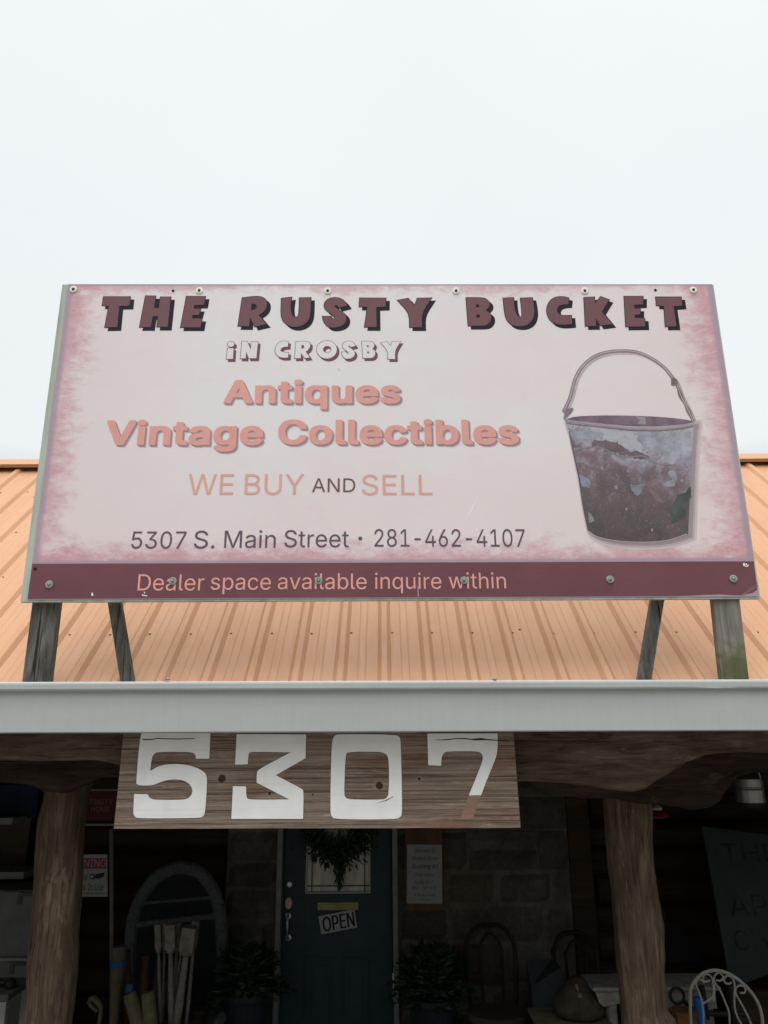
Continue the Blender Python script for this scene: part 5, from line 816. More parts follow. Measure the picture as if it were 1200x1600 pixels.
for kx, ky, kr in ((347, 1216.5, .020), (593, 1227.5, .019), (655, 1217, .008), (489, 1242, .006), (421, 1240, .008)):
    kp = P(kx, ky, 3.915) - BASE
    cc = q.co(); d = q.dist(cc, tuple(kp)); d2 = q.math('ADD', d, q.math('MULTIPLY', q.math('SUBTRACT', q.noise(q.co(), 40, 3), .5), .008))
    c = q.mix(q.rng(d2, kr*1.3, kr*2.2, .55, 0, True), c, (.30, .22, .16)); c = q.mix(q.rng(d2, kr*.75, kr*1.05, .92, 0, True), c, (.032, .016, .012))
ck = q.noise(q.co((.035, 1, 3.2), loc=(4, 0, 1)), 30, 4, .6, .6); c = q.mix(q.rng(ck, .31, .37, .5, 0, True), c, (.03, .018, .012))
q.color(c).bump(q.math('SUBTRACT', f, q.rng(ck, .35, .42, .5, 0)), 1.0, .012)
nb = thing('house_number_board', 'weathered brown plank with big white digits 5307 hanging below the gutter', 'house number', tuple(BASE))
corners = [NF.px(x, y) for x, y in ((191.5, 1160), (177.8, 1295), (813.5, 1293.5), (803.5, 1160))]
(tlx, tly), (blx, bly), (brx, bry), (trx, tr_y) = corners
kx_ = (tlx-blx)/(tly-bly); kr_ = (trx-brx)/(tr_y-bry); TOPB = tly+.085
bm = bmesh.new(); NX = 90
def bedge(i, bottom):
    t = i/NX; w_ = noise.noise(Vector((t*14, bottom*9, 0)))*.0012
    if bottom: return (blx+(brx-blx)*t, bly+(bry-bly)*t+w_)
    return (blx+kx_*(TOPB-bly)+((brx+kr_*(TOPB-bry))-(blx+kx_*(TOPB-bly)))*t, TOPB)
fr_ = [[bm.verts.new(NF.pt(*bedge(i, b), h)) for i in range(NX+1)] for b, h in ((1, 0), (0, 0), (0, -.038), (1, -.038))]
for k in range(4):
    A = fr_[k]; B = fr_[(k+1) % 4]
    for i in range(NX): bm.faces.new((A[i], A[i+1], B[i+1], B[i]))
bm.faces.new([fr_[k][0] for k in range(4)]); bm.faces.new([fr_[k][-1] for k in (3, 2, 1, 0)])
obj('plank', bm, q.m, nb)
q = M('white_digit_paint', .6, spec=.3); g1 = q.noise(q.co((.05, 1, 3)), 24, 4, .7); n = q.noise(q.co(), 9, 5)
q.color(q.mix(q.rng(g1, .56, .74, 0, .22), q.ramp(n, ((.3, (.80, .81, .80)), (.7, (.88, .885, .88)))), (.42, .40, .37))).bump(g1, .5, .003); DIG = q.m
EDGE = basic('dark_digit_edge', (.045, .035, .03), .8, .2)
def digit(ox, oy, s, polys, mat=DIG, h=.0012, k=2):
    pl = [[NF.px(ox+x/s, oy+y/s) for x, y in smoothpoly(p, k, 58)] for p in polys]
    og = [grow(p, .0022 if i == 0 else -.0022) for i, p in enumerate(pl)]
    o = flat('digit', pl, NF, h, mat, nb, .0012)
    flat('digit_edge', og, NF, .0006, EDGE, o)
digit(200, 1140, 4.286, [cv(92,24,553,24,545,195,455,195,452,165,425,149,205,148,172,163,158,200,150,278,200,245,280,229,380,232,450,250,510,280,532,315,527,420,517,560,503,585,470,592,70,595,45,583,35,560,42,430,133,432,145,458,180,470,370,470,410,458,432,425,430,390,405,355,350,333,270,335,200,358,170,373,80,375,58,365,56,350,75,100)])
digit(200, 1140, 4.286, [cv(728,30,1193,32,1190,192,990,305,1165,395,1177,412,1173,598,692,598,703,378,792,380,792,450,808,470,1080,467,862,355,862,290,875,265,1090,152,825,148,808,158,803,232,717,235)])
digit(480, 1130, 3.429, [cv(133,90,148,64,170,58,480,60,500,78,503,150,510,480,500,503,475,515,150,515,130,500,123,470,128,200), cv(205,170,220,153,390,152,425,165,438,195,438,375,425,402,400,410,220,408,202,395,198,370)])
digit(480, 1130, 3.429, [cv(643,55,1020,55,1020,160,995,225,960,310,932,385,865,387,935,215,942,180,930,157,905,150,760,150,735,156,720,180,718,228,648,225)])
flat('worn_digit_end', [[NF.px(480+x/3.429, 1130+y/3.429) for x, y in cv(865,389,931,387,885,515,818,517)]], NF, .0008, wood('bare_sanded_wood', (.17, .105, .078), (.25, .165, .125), (.33, .235, .18), 'X', 40), nb)
flat('crack', [[NF.px(160+x/3.53, 1130+y/3.53) for x, y in cv(218,86,260,88,300,82,420,85,510,83,510,87,420,90,300,87,260,94,225,92)],
               [NF.px(480+x/3.429, 1130+y/3.429) for x, y in cv(665,90,740,86,800,80,850,80,880,84,930,79,960,84,1080,95,1080,98,960,91,900,92,850,86,800,85,740,92)],
               [NF.px(480+x/3.429, 1130+y/3.429) for x, y in cv(372,428,420,412,460,392,461,394,425,415)]], NF, .0032, EDGE, nb)

# ================================================================ things on the door and wall
OF = Frame(P(528, 1440, 6.283), (1, 0, 0), (0, 0, 1))
def quadthing(name, label, cat, fr, quad, mat, th=.004, group=None, loc=None):
    pl = [[fr.px(*p) for p in quad]]; me = fillmesh(name, pl, fr, 0, th)
    zs = [fr.pt(*p) for p in pl[0]]; base = Vector((sum(p.x for p in zs)/len(zs), sum(p.y for p in zs)/len(zs), min(p.z for p in zs)))
    t = thing(name, label, cat, tuple(base), group); link('board', me, mat, t); return t
t = quadthing('open_sign', 'small white tilted OPEN sign on the dark door below the brass mail slot', 'sign', OF, [(497.5,1431.5),(554,1420.5),(558,1449),(502,1460)], PAPER)
def skewword(fr, text, quad, font):
    """text filling a tilted box: corners tl, tr, br, bl in pixels"""
    L = layout(text, font); m0 = min(p[0] for s in L for p in s); m1 = max(p[0] for s in L for p in s); q4 = [Vector(fr.px(*p)) for p in quad]
    return [[tuple((q4[3]*(1-u)+q4[2]*u)*(1-v)+(q4[0]*(1-u)+q4[1]*u)*v) for u, v in [((x-m0)/(m1-m0), y) for x, y in s]] for s in L]
def thick(polys, d): return polys
lw = skewword(OF, 'OPEN', [(503.5,1433.5),(552,1424.5),(554.5,1446.5),(506,1456)], REG)
for dx in (0,): pass
flat('lettering', lw, OF, .0046, INK, t)
flat('lettering', shift(lw, .0028, 0), OF, .0052, INK, t); flat('lettering', shift(lw, -.0028, 0), OF, .0058, INK, t)
# notice on a wooden board
WBF = Frame((0, 6.175, 1.3), (1, 0, 0), (0, 0, 1))
a = WBF.px(633, 1285); b = WBF.px(694, 1424)
bm = bmesh.new(); hexa(bm, [WBF.pt(x, z, h) for h in (-.022, 0) for x, z in ((a[0], b[1]), (b[0], b[1]), (b[0], a[1]), (a[0], a[1]))])
nbw = obj('wooden_board', bm, wood('amber_board', (.03, .013, .003), (.06, .026, .006), (.10, .048, .012), 'Z', 24, .4), None, loc=WBF.pt((a[0]+b[0])/2, b[1], -.02))
tag(nbw, 'orange-brown varnished board on the stone wall behind the white notice', 'board')
t = quadthing('welcome_notice', 'white printed welcome notice on the stone wall right of the door', 'notice', Frame((0, 6.172, 1.3), (1, 0, 0), (0, 0, 1)), [(636,1319.5),(690.5,1320),(691,1412),(635.5,1411.5)], NOTICE, .002)
NFR = Frame((0, 6.1695, 1.3), (1, 0, 0), (0, 0, 1))
lines = [('Welcome To', 648, 680, 1332, 1326, .2), ('The Rusty Bucket', 642, 685, 1343.5, 1338.5, .2), ('Building #1', 644, 684, 1357, 1350, .25), ('Store Hours', 648, 677, 1369, 1364.5, .2), ('Sunday 12-5', 648, 676, 1381, 1376, .2), ('Mon - Sat 10-5', 644, 681, 1389.5, 1385, .2), ('A Shop Inside', 647, 680, 1400.5, 1396.5, .2), ('Welcome', 656, 672, 1407, 1404, .2)]
pl = []
for tx, x0, x1, yb, yt, sh in lines:
    try: pl += word(NFR, tx, x0, x1, yb, yt, REG, sh)
    except KeyError as e: print('missing glyph', e)
flat('lettering', pl, NFR, 0, INK, t)

# signs on the left
SGN = basic('dull_white_sign', (.20, .205, .20), .8, .1)
def rect_sign(name, label, Y, quad, mat, th=.006):
    return quadthing(name, label, 'sign', Frame((0, Y, 1.5), (1, 0, 0), (0, 0, 1)), quad, mat, th)
WF = Frame((0, 5.9, 1.5), (1, 0, 0), (0, 0, 1))
t = rect_sign('warning_sign', 'red and white WARNING security cameras sign between the left trunk post and a thin pole', 5.9, [(95,1335),(168,1335),(168.5,1401),(94,1401)], SGN)
flat('red_panel', [[WF.px(*p) for p in cv(96.5,1341,166.5,1340.5,166.5,1357,96.5,1357)]], WF, .0066, basic('warning_red', (.16, .018, .022), .5, .1), t)
flat('lettering', word(WF, 'WARNING', 99, 166, 1354, 1342.5), WF, .0072, SGN, t)
cams = word(WF, 'Security', 98, 136.5, 1374.5, 1364.5)+word(WF, 'Cameras', 97, 133, 1391, 1380.5)+word(WF, 'In Use', 137.5, 162, 1391, 1380.5)
cams += [[WF.px(*p) for p in ell(145, 1369.5, 5, 4.6, 16)], [WF.px(*p) for p in ell(144, 1369.5, 3, 2.8, 14)], [WF.px(*p) for p in cv(150,1366,164,1362.5,163,1369,155,1373,150,1372)], [WF.px(*p) for p in cv(97,1395.2,167,1395,167,1395.8,97,1396)]]
flat('lettering', cams, WF, .0066, INK, t)
t = rect_sign('realty_sign', 'dark red AFFINITY HOME sign hanging behind the left end of the number board', 5.6, [(126,1236),(196,1236),(196,1281),(124,1281)], basic('deep_red_sign', (.055, .009, .009), .6, .1), .01)
HF = Frame((0, 5.6, 1.5), (1, 0, 0), (0, 0, 1))
flat('lettering', word(HF, 'AFFINITY', 127, 177, 1257, 1249)+word(HF, 'HOME', 143, 172, 1268, 1260), HF, .0106, basic('grey_letters', (.10, .08, .075), .7, .1), t)
bm = bmesh.new()
for py in (1234.5, 1288.5): a = P(124, py, 5.6); b = P(196, py, 5.6); tube(bm, [(a.x, 5.6, a.z), (b.x, 5.6, b.z)], .007, 8)
a = P(128, 1234.5, 5.6); b = P(128, 1288.5, 5.6); c = P(190, 1234.5, 5.6)
for x in (a.x, c.x): tube(bm, [(x, 5.605, b.z), (x, 5.605, ZE+.31)], .004, 6)
obj('hanging_frame', bm, basic('grey_rail', (.16, .16, .15), .5), t)

# wreath of dark leaves
LEAF = basic('dark_evergreen', (.022, .040, .018), .6, .5, 30); LEAF2 = basic('fern_green', (.018, .034, .020), .6, .5, 30)
def leafclump(bm, c, d, L, w, rnd):
    """one folded leaf from c along d"""
    d = d.normalized(); s = d.cross(Vector((rnd.uniform(-1, 1), rnd.uniform(-1, 1), rnd.uniform(-1, 1)))).normalized(); n_ = d.cross(s)
    p = [bm.verts.new(x) for x in (c, c+d*L*.45+s*w/2+n_*w*.2, c+d*L-n_*w*.3, c+d*L*.45-s*w/2+n_*w*.2, c+d*L*.45)]
    bm.faces.new((p[0], p[1], p[4])); bm.faces.new((p[1], p[2], p[4])); bm.faces.new((p[0], p[4], p[3])); bm.faces.new((p[4], p[2], p[3]))
rnd = random.Random(3)
wc = P(528, 1290, 6.22); bm = bmesh.new()
for i in range(2300):
    a = rnd.uniform(0, 2*math.pi); rr = .178+rnd.gauss(0, .050); y = 6.22-abs(rnd.gauss(0, .025))
    zz = wc.z+math.sin(a)*rr*1.02; c = Vector((wc.x+math.cos(a)*rr, y, zz))
    d = Vector((math.cos(a+rnd.uniform(-1.4, 1.4)), rnd.uniform(-.7, .1), math.sin(a+rnd.uniform(-1.4, 1.4))))
    leafclump(bm, c, d, rnd.uniform(.03, .065), rnd.uniform(.012, .024), rnd)
for i in range(130):
    t_ = rnd.random(); c = Vector((wc.x+.02+rnd.gauss(0, .045*(1-t_*.8)), 6.20+rnd.uniform(-.02, .02), wc.z-.20-t_*.20)); leafclump(bm, c, Vector((rnd.uniform(-.4, .4), -.2, -1)), .05, .014, rnd)
wr = thing('wreath', 'dark leafy wreath with a hanging tail on the door window', 'wreath', (wc.x, 6.22, wc.z-.42)); obj('foliage', bm, LEAF, wr)
bm = bmesh.new(); pts = [(wc.x+math.cos(2*math.pi*i/32)*.17, 6.225, wc.z+math.sin(2*math.pi*i/32)*.17) for i in range(33)]; tube(bm, pts, .014, 8, False)
tube(bm, [(wc.x, 6.225, wc.z+.17), (wc.x, 6.27, DT-.03)], .003, 5); obj('vine_ring', bm, DARKLOG, wr)

# ferns in dark pots on pale plinths beside the door
def fern(label, px0, px1, pyt, pyb, Y, seed, plx0, plx1, grp='potted ferns beside the door'):
    rnd = random.Random(seed); c = P((px0+px1)/2, pyb, Y); a = P(px0, pyb, Y); b = P(px1, pyb, Y); tp = P((px0+px1)/2, pyt, Y); Rw = (b.x-a.x)/2; H = tp.z-c.z
    base = Vector((c.x, Y, .15)); t = thing('potted_fern', label, 'plant', tuple(base), grp)
    bm = bmesh.new()
    for i in range(150):
        az = rnd.uniform(0, 2*math.pi); el = rnd.uniform(.15, 1.35); L = rnd.uniform(.65, 1.05); pts = []
        for k in range(8):
            s = k/7*L; r_ = s*math.cos(el)*Rw*1.25; z_ = c.z + H*(s*math.sin(el)*1.35 - .42*s*s)
            pts.append(Vector((c.x+math.cos(az)*r_, Y+math.sin(az)*r_*.8, z_)))
        tube(bm, pts, .0025, 4, False)
        for k in range(1, 8):
            p = pts[k]; dd = (pts[k]-pts[k-1]).normalized(); side = dd.cross(Vector((0, 0, 1)))
            if side.length < .1: side = Vector((1, 0, 0))
            side.normalize()
            for sg in (-1, 1):
                for j in (0, .5):
                    leafclump(bm, p-dd*j*.03, dd*.6+side*sg+Vector((0, 0, rnd.uniform(-.3, .3))), rnd.uniform(.04, .075), .016, rnd)
    obj('foliage', bm, LEAF2, t)
    pb = c.z-.32; bm = bmesh.new(); lathe(bm, (c.x, Y, pb), [(.11, 0), (.13, .04), (.165, .28), (.18, .31), (.18, .34), (.16, .34), (.155, .30)], 24); obj('pot', bm, basic('black_glazed_pot', (.014, .017, .02), .35, .2), t)
    pl_ = thing('plinth', label.replace('fern', 'plinth').split(' in ')[0].replace('dark', 'pale'), 'plinth', (c.x, Y, .15))
    return t, pl_, pb, c
t, pl_, pb, c = fern('dark arching fern in a pot left of the door', 322, 446, 1462, 1552, 5.85, 11, 0, 0)
pl_['label'] = 'pale block plinth under the fern left of the door'
PL = basic('pale_cast_stone', (.19, .175, .15), .9, .2)
def plinth(o, x0, x1, Y, zt):
    bm = bmesh.new(); box(bm, (x0, Y-.16, .15), (x1, Y+.16, .23), .008); box(bm, (x0+.03, Y-.13, .23), (x1-.03, Y+.13, zt-.05), .008); obj('block', bm, PL, o)
    bm = bmesh.new(); box(bm, (x0, Y-.15, zt-.05), (x1, Y+.15, zt), .008); obj('cap', bm, PL, o)
plinth(pl_, c.x-.12, P(434, 1580, 5.85).x, 5.85, pb)
t, pl_, pb, c = fern('dark bushy fern in a pot between the door and bentwood chair', 612, 742, 1464, 1560, 5.85, 12, 0, 0)
pl_['label'] = 'pale block plinth under the fern right of the door'
plinth(pl_, P(618, 1580, 5.85).x, c.x+.12, 5.85, pb)

# bentwood chairs
BENT = basic('dark_bentwood', (.020, .013, .010), .45, .2)
def bent(label, pxl, pxr, pyt, Y, rz=0.0):
    a = P(pxl, pyt, Y); b = P(pxr, pyt, Y); cx = (a.x+b.x)/2; W = (b.x-a.x); top = a.z; F0 = .15; seat = F0+.45
    t = thing('bentwood_chair', label, 'chair', (cx, Y-.2, F0), 'bentwood chairs by the stone wall')
    T = lambda x, y, z: (cx+x, Y+y, z)
    bm = bmesh.new(); tube(bm, spline([T(-W*.42, 0, F0), T(-W*.46, .0, seat), T(-W*.5, .04, seat+.25), T(-W*.47, .06, top-.10), T(-W*.28, .07, top-.015), T(0, .075, top), T(W*.28, .07, top-.015), T(W*.47, .06, top-.10), T(W*.5, .04, seat+.25), T(W*.46, 0, seat), T(W*.42, 0, F0)], 6), .016, 8); obj('back_frame', bm, BENT, t)
    bm = bmesh.new(); tube(bm, spline([T(-W*.2, .0, seat), T(-W*.23, .03, seat+.25), T(-W*.2, .05, top-.12), T(0, .06, top-.05), T(W*.2, .05, top-.12), T(W*.23, .03, seat+.25), T(W*.2, 0, seat)], 6), .011, 8); obj('inner_hoop', bm, BENT, t)
    bm = bmesh.new(); lathe(bm, (cx, Y-.19, seat-.035), [(.20, 0), (.205, .03), (.19, .042), (.15, .036), (.001, .032)], 28); obj('seat', bm, basic('worn_seat', (.05, .04, .035), .6), t)
    for sx in (-1, 1):
        bm = bmesh.new(); tube(bm, [T(sx*.14, -.34, seat-.03), T(sx*.17, -.37, F0)], [.017, .012], 8); obj('leg', bm, BENT, t)
    bm = bmesh.new(); tube(bm, [T(.17*math.cos(a_), -.19+.17*math.sin(a_), F0+.2) for a_ in [2*math.pi*i/24 for i in range(25)]], .009, 6, False); obj('ring_stretcher', bm, BENT, t)
bent('dark bentwood chair standing beside the right-hand fern', 728, 804, 1449, 6.0)
bent('dark bentwood chair near the corner, partly behind the tan sack', 865, 932, 1461, 6.05)

# peacock wicker chair with an arched back
WICK = basic('grey_painted_wicker', (.060, .066, .068), .8, .3, 40); WICKD = basic('dark_wicker_weave', (.022, .027, .028), .85, .3, 60)
t = thing('wicker_chair', 'grey wicker chair with a tall arched fan back behind the white balusters', 'chair', (P(285, 1500, 5.85).x, 5.7, .15))
Yc = 5.95
arch = [(206,1700),(205,1600),(204,1500),(208,1440),(222,1400),(246,1370),(275,1356),(285,1355),(310,1362),(332,1388),(344,1430),(347,1480),(347,1600),(346,1700)]
bm = bmesh.new(); pts = spline([P(x, y, Yc) for x, y in arch], 6); tube(bm, pts, .045, 10, flat=(Vector((0, 1, 0)), 1.0)); obj('back_rim', bm, WICK, t)
bm = bmesh.new()
apx = spline([Vector((x, y, 0)) for x, y in arch], 8)
def archtop(px):
    ys = [p.y for p in apx if abs(p.x-px) < 6 and p.y < 1650]; return min(ys) if ys else 1600
for i in range(44):
    px = 212+i*3.0; yt = archtop(px)+3
    if yt < 1590: tube(bm, [P(px, yt, Yc-.005*(i % 2)), P(px, 1640, Yc-.005*(i % 2))], .0042, 4, False)
for j in range(52):
    py = 1366+j*5.0; xl = [p.x for p in apx if abs(p.y-py) < 8]
    if len(xl) > 1: tube(bm, [P(min(xl)+3, py, Yc+.004), P(max(xl)-3, py-2, Yc+.004)], .0038, 4, False)
obj('woven_back', bm, WICKD, t)
bm = bmesh.new()
for p0, p1, r in (((214,1412),(341,1402),.011), ((214,1445),(345,1430),.020)): tube(bm, [P(*p0, Yc-.02), P(*p1, Yc-.02)], r, 8)
obj('back_band', bm, WICK, t)
bm = bmesh.new(); sx = P(285, 1500, Yc).x; lathe(bm, (sx, 5.72, .15), [(.26, 0), (.20, .12), (.16, .25), (.22, .38), (.29, .43), (.29, .46), (.01, .47)], 28); obj('seat', bm, WICK, t)
for s in (-1, 1):
    bm = bmesh.new(); tube(bm, spline([(sx+s*.33, Yc, .62), (sx+s*.33, 5.78, .60), (sx+s*.31, 5.62, .58), (sx+s*.28, 5.55, .50)], 5), .035, 10); obj('armrest', bm, WICK, t)

# white balusters standing in a box
BAL = basic('chipped_cream_baluster', (.13, .122, .10), .7, .25, 25)
def baluster(label, tx, ty, w, bx, by, Y):
    a = P(tx, ty, Y); b = P(bx, by, Y+.03); W = w/1200*6; d = (b-a).normalized(); foot = a+d*((.52-a.z)/d.z)
    t_ = thing('baluster', label, 'baluster', tuple(foot), 'pale balusters standing in a box')
    bm = bmesh.new(); beam(bm, a, a+d*.14, W, W*.8, Vector((0, 1, 0)), .003); obj('square_head', bm, BAL, t_)
    bm = bmesh.new(); tube(bm, [a+d*.13, a+d*.16, a+d*.17, a+d*.21, a+d*.45, foot], [W*.50, W*.40, W*.20, W*.22, W*.30, W*.24], 10); obj('shaft', bm, BAL, t_)
baluster('leftmost pale baluster, leaning slightly right', 247, 1444, 8, 250, 1568, 5.50)
baluster('narrow shaded baluster second from the left, behind its neighbours', 258, 1441, 6, 255, 1568, 5.58)
baluster('broad pale baluster third from the left in front of the box', 266.5, 1444, 13, 267, 1584, 5.46)
baluster('shaded baluster behind the two broad ones at the centre', 278, 1441, 9, 272, 1574, 5.60)
baluster('broad pale baluster leaning left, its foot towards the box', 297, 1448, 18, 276, 1598, 5.46)
baluster('rightmost pale baluster with a split head', 306, 1439, 9, 291, 1600, 5.52)
baluster('slim baluster between the two broad leaning ones', 289, 1449, 7, 268, 1590, 5.56)
t = thing('crate', 'dark wooden box holding the pale balusters', 'box', (P(268, 1600, 5.5).x, 5.53, .15)); cx = P(268, 1600, 5.5).x
bm = bmesh.new()
for a, b in (((cx-.2, 5.38, .5), (cx+.2, 5.40, .66)), ((cx-.2, 5.66, .5), (cx+.2, 5.68, .66)), ((cx-.2, 5.40, .5), (cx-.18, 5.66, .66)), ((cx+.18, 5.40, .5), (cx+.2, 5.66, .66)), ((cx-.2, 5.38, .48), (cx+.2, 5.68, .499))): box(bm, a, b)
obj('crate_body', bm, DARKLOG, t); bm = bmesh.new()
for x in (-.17, .17):
    for y in (5.41, 5.65): beam(bm, (cx+x, y, .15), (cx+x, y, .48), .03, .03)
obj('stand', bm, DARKLOG, t)

# tools and turned legs to the left of them
TAN = basic('tan_turned_wood', (.095, .085, .045), .7, .25, 20); BLUE = basic('blue_tape', (.012, .05, .13), .5, .1); BRN = basic('brown_wood', (.045, .026, .016), .7, .3, 20)
def lean_lathe(bm, a, b, prof):
    a = Vector(a); b = Vector(b); d = (b-a); L = d.length; lathe(bm, a, [(r, h*L) for h, r in prof], 16, d.normalized())
a = P(174, 1295, 5.6); b = P(175, 1600, 5.6); d = (b-a)/(b.z-a.z); f0 = a+d*(.15-a.z)
bm = bmesh.new(); tube(bm, [a, b, f0], .014, 8); o = obj('pole', bm, basic('grey_brown_pole', (.09, .075, .055), .8), None, loc=f0); tag(o, 'thin grey-brown pole standing right of the warning sign', 'pole')
a = P(187, 1478, 5.5); b = P(177, 1610, 5.5); d = (b-a)/(b.z-a.z); f0 = a+d*(.15-a.z)
t = thing('turned_leg', 'tall tapering wooden leg with a ring of blue tape near its top', 'furniture leg', tuple(f0), 'loose furniture legs')
bm = bmesh.new(); lean_lathe(bm, f0, a, [(0, .020), (.3, .022), (.5, .027), (.75, .040), (.88, .050), (.90, .046), (1, .046)]); obj('shaft', bm, basic('dusty_tan_wood', (.07, .058, .038), .7, .25), t)
c = a+(f0-a)*.085; c2 = a+(f0-a)*.125; bm = bmesh.new(); tube(bm, [c, c2], .0515, 16); obj('tape', bm, BLUE, t)
for (tx, ty, bx, by, lab) in ((202, 1552, 217, 1604, 'yellowish turned leg leaning left, blue tag beside its top'), (231, 1550, 236, 1604, 'yellowish turned leg standing upright next to the leaning one')):
    a = P(tx, ty, 5.4); b = P(bx, by, 5.4); d = (b-a)/(b.z-a.z); f0 = a+d*(.15-a.z)
    t = thing('turned_leg', lab, 'furniture leg', tuple(f0), 'loose furniture legs')
    bm = bmesh.new(); lean_lathe(bm, f0, a, [(0, .018), (.2, .022), (.45, .035), (.55, .026), (.57, .036), (.60, .036), (.62, .028), (.66, .040), (.70, .028), (.73, .042), (.76, .044), (.98, .040), (1, .036)]); obj('turning', bm, TAN, t)
    if tx == 202:
        p = P(202, 1541, 5.4); q_ = P(203, 1551, 5.4); bm = bmesh.new(); box(bm, (p.x-.02, 5.395, q_.z), (p.x+.02, 5.405, p.z+.012), .002); obj('blue_tag', bm, BLUE, t)
a = P(222, 1500, 5.6); b = P(226, 1560, 5.6); f0 = Vector((b.x, 5.6, .15))
t = thing('bundle_of_legs', 'dark bundle of old chair legs behind the yellowish turned legs', 'furniture legs', tuple(f0))
for k, (dx, tilt, m_) in enumerate(((-.05, -.12, BRN), (.0, .02, BRN), (.05, .10, basic('plum_wood', (.04, .032, .045), .7)), (.09, .16, BRN))):
    top = Vector((a.x+dx+tilt*.6, 5.62+.02*k, 1.02-.03*k)); bm = bmesh.new(); lean_lathe(bm, (b.x+dx*.5, 5.62, .15), top, [(0, .02), (.5, .03), (.8, .035), (.9, .028), (1, .034)]); obj('leg', bm, m_, t)
pts = [P(x, y, 5.45) for x, y in ((140,1562),(146,1560),(153,1566),(160,1577))]
bm = bmesh.new(); tube(bm, spline(pts, 5), [.022, .024, .026, .028, .028, .028, .028, .026, .026, .026, .026, .024, .022, .020, .018, .016], 8, flat=(Vector((0, 1, 0)), .6)); tube(bm, spline([P(x, y, 5.5) for x, y in ((138,1564),(143,1572),(152,1580))], 5), .012, 8)
pz = P(150, 1580, 5.45)
tube(bm, [P(158, 1576, 5.45), Vector((pz.x, 5.45, .15))], .012, 8)
o = obj('curved_tool_handle', bm, TAN, None, loc=(pz.x, 5.45, .15)); tag(o, 'curved yellowish wooden handle right of the left trunk post, near the bottom', 'tool')

# white cupboard and shelves at the far left
CUP = basic('grey_white_cupboard', (.085, .09, .08), .6, .15, 6); SHF = basic('pale_shelf', (.13, .14, .125), .7, .15)
Yl = 5.6
x0 = P(-60, 1400, Yl).x; x1 = P(62, 1400, Yl).x; zt = P(20, 1391, Yl).z; zm = P(20, 1497, Yl).z
t = thing('cupboard', 'grey-white cupboard with dark hinges behind the left trunk post', 'cupboard', ((x0+x1)/2, Yl+.15, .15))
bm = bmesh.new(); box(bm, (x0, Yl+.02, .15), (x1, Yl+.38, zt-.004), .003); obj('carcass', bm, CUP, t)
xa = P(4, 1400, Yl).x
for z0, z1 in ((zm+.008, zt-.01), (.2, zm-.016)):
    bm = bmesh.new(); box(bm, (xa, Yl, z0), (x1-.01, Yl+.02, z1), .003); dd = obj('cupboard_door', bm, CUP, t)
    bm = bmesh.new(); c = P(32, 1405, Yl).x; box(bm, (c-.018, Yl-.008, z1-.075), (c+.012, Yl, z1-.01), .002); box(bm, (c-.01, Yl-.010, z1-.025), (x1-.02, Yl-.001, z1-.004), .002); obj('hinge', bm, basic('rusty_hinge', (.05, .045, .038), .6), dd)
bm = bmesh.new(); box(bm, (x0-.1, Yl-.03, zm-.012), (x1+.01, Yl+.0, zm+.006), .002); obj('rail', bm, basic('pale_rail', (.15, .155, .14), .6), t)  # rail in a paler colour than the cupboard
t = thing('shelf_unit', 'dark shelves with pale board ends at the far left of the porch', 'shelf', (P(-40, 1300, 5.9).x, 5.95, .15))
for py, px in ((1283, 19.5), (1368, 37)):
    a = P(px, py, 5.8); bm = bmesh.new(); box(bm, (-4.6, 5.8, a.z-.022), (a.x, 6.1, a.z+.022), .002); obj('shelf_board', bm, SHF, t)
bm = bmesh.new(); box(bm, (-4.62, 6.1, .15), (P(45, 1300, 6.1).x, 6.12, 2.2)); obj('back_panel', bm, CEIL, t)
rnd = random.Random(8); bx = -4.4
names = ('dark jar with a lid', 'dark bottle', 'squat dark crock', 'dark tin')
a = P(66, 1226, 6.0); b = P(-140, 1280, 6.0)
bm = bmesh.new(); box(bm, (b.x, 6.02, b.z), (a.x-.03, 6.05, a.z), .004)
o = obj('navy_banner', bm, basic('navy_cloth', (.010, .018, .042), .8, .3), None, loc=((a.x+b.x)/2, 6.03, b.z)); tag(o, 'dark navy cloth panel hanging top left behind the beam', 'banner')
t = thing('stool', 'small white stool with square legs at the bottom left corner', 'stool', (P(0, 1600, 5.2).x, 5.2, .15))
a = P(26, 1546, 5.1); bm = bmesh.new(); box(bm, (a.x-.42, 5.0, a.z-.035), (a.x, 5.35, a.z), .006); obj('seat', bm, basic('grey_seat', (.06, .06, .05), .7), t)
for dx in (-.40, -.052):
    for y in (5.01, 5.30): bm = bmesh.new(); box(bm, (a.x+dx, y, .15), (a.x+dx+.04, y+.04, a.z-.036), .004); obj('leg', bm, WHITEP, t)
bm = bmesh.new(); box(bm, (a.x-.40, 5.015, a.z-.11), (a.x-.02, 5.035, a.z-.037), .002); obj('apron', bm, WHITEP, t)
bm = bmesh.new(); p = P(16, 1538, 5.12); tube(bm, [P(-8, 1534, 5.12), P(8, 1536, 5.12)], .016, 8); lathe(bm, Vector((p.x, 5.12, a.z)), [(.03, 0), (.034, .02), (.03, .045), (.01, .055)], 12)
o = obj('hand_tool', bm, BLACK, None, loc=(p.x, 5.12, a.z)); tag(o, 'small black iron tool lying on the white stool', 'tool')

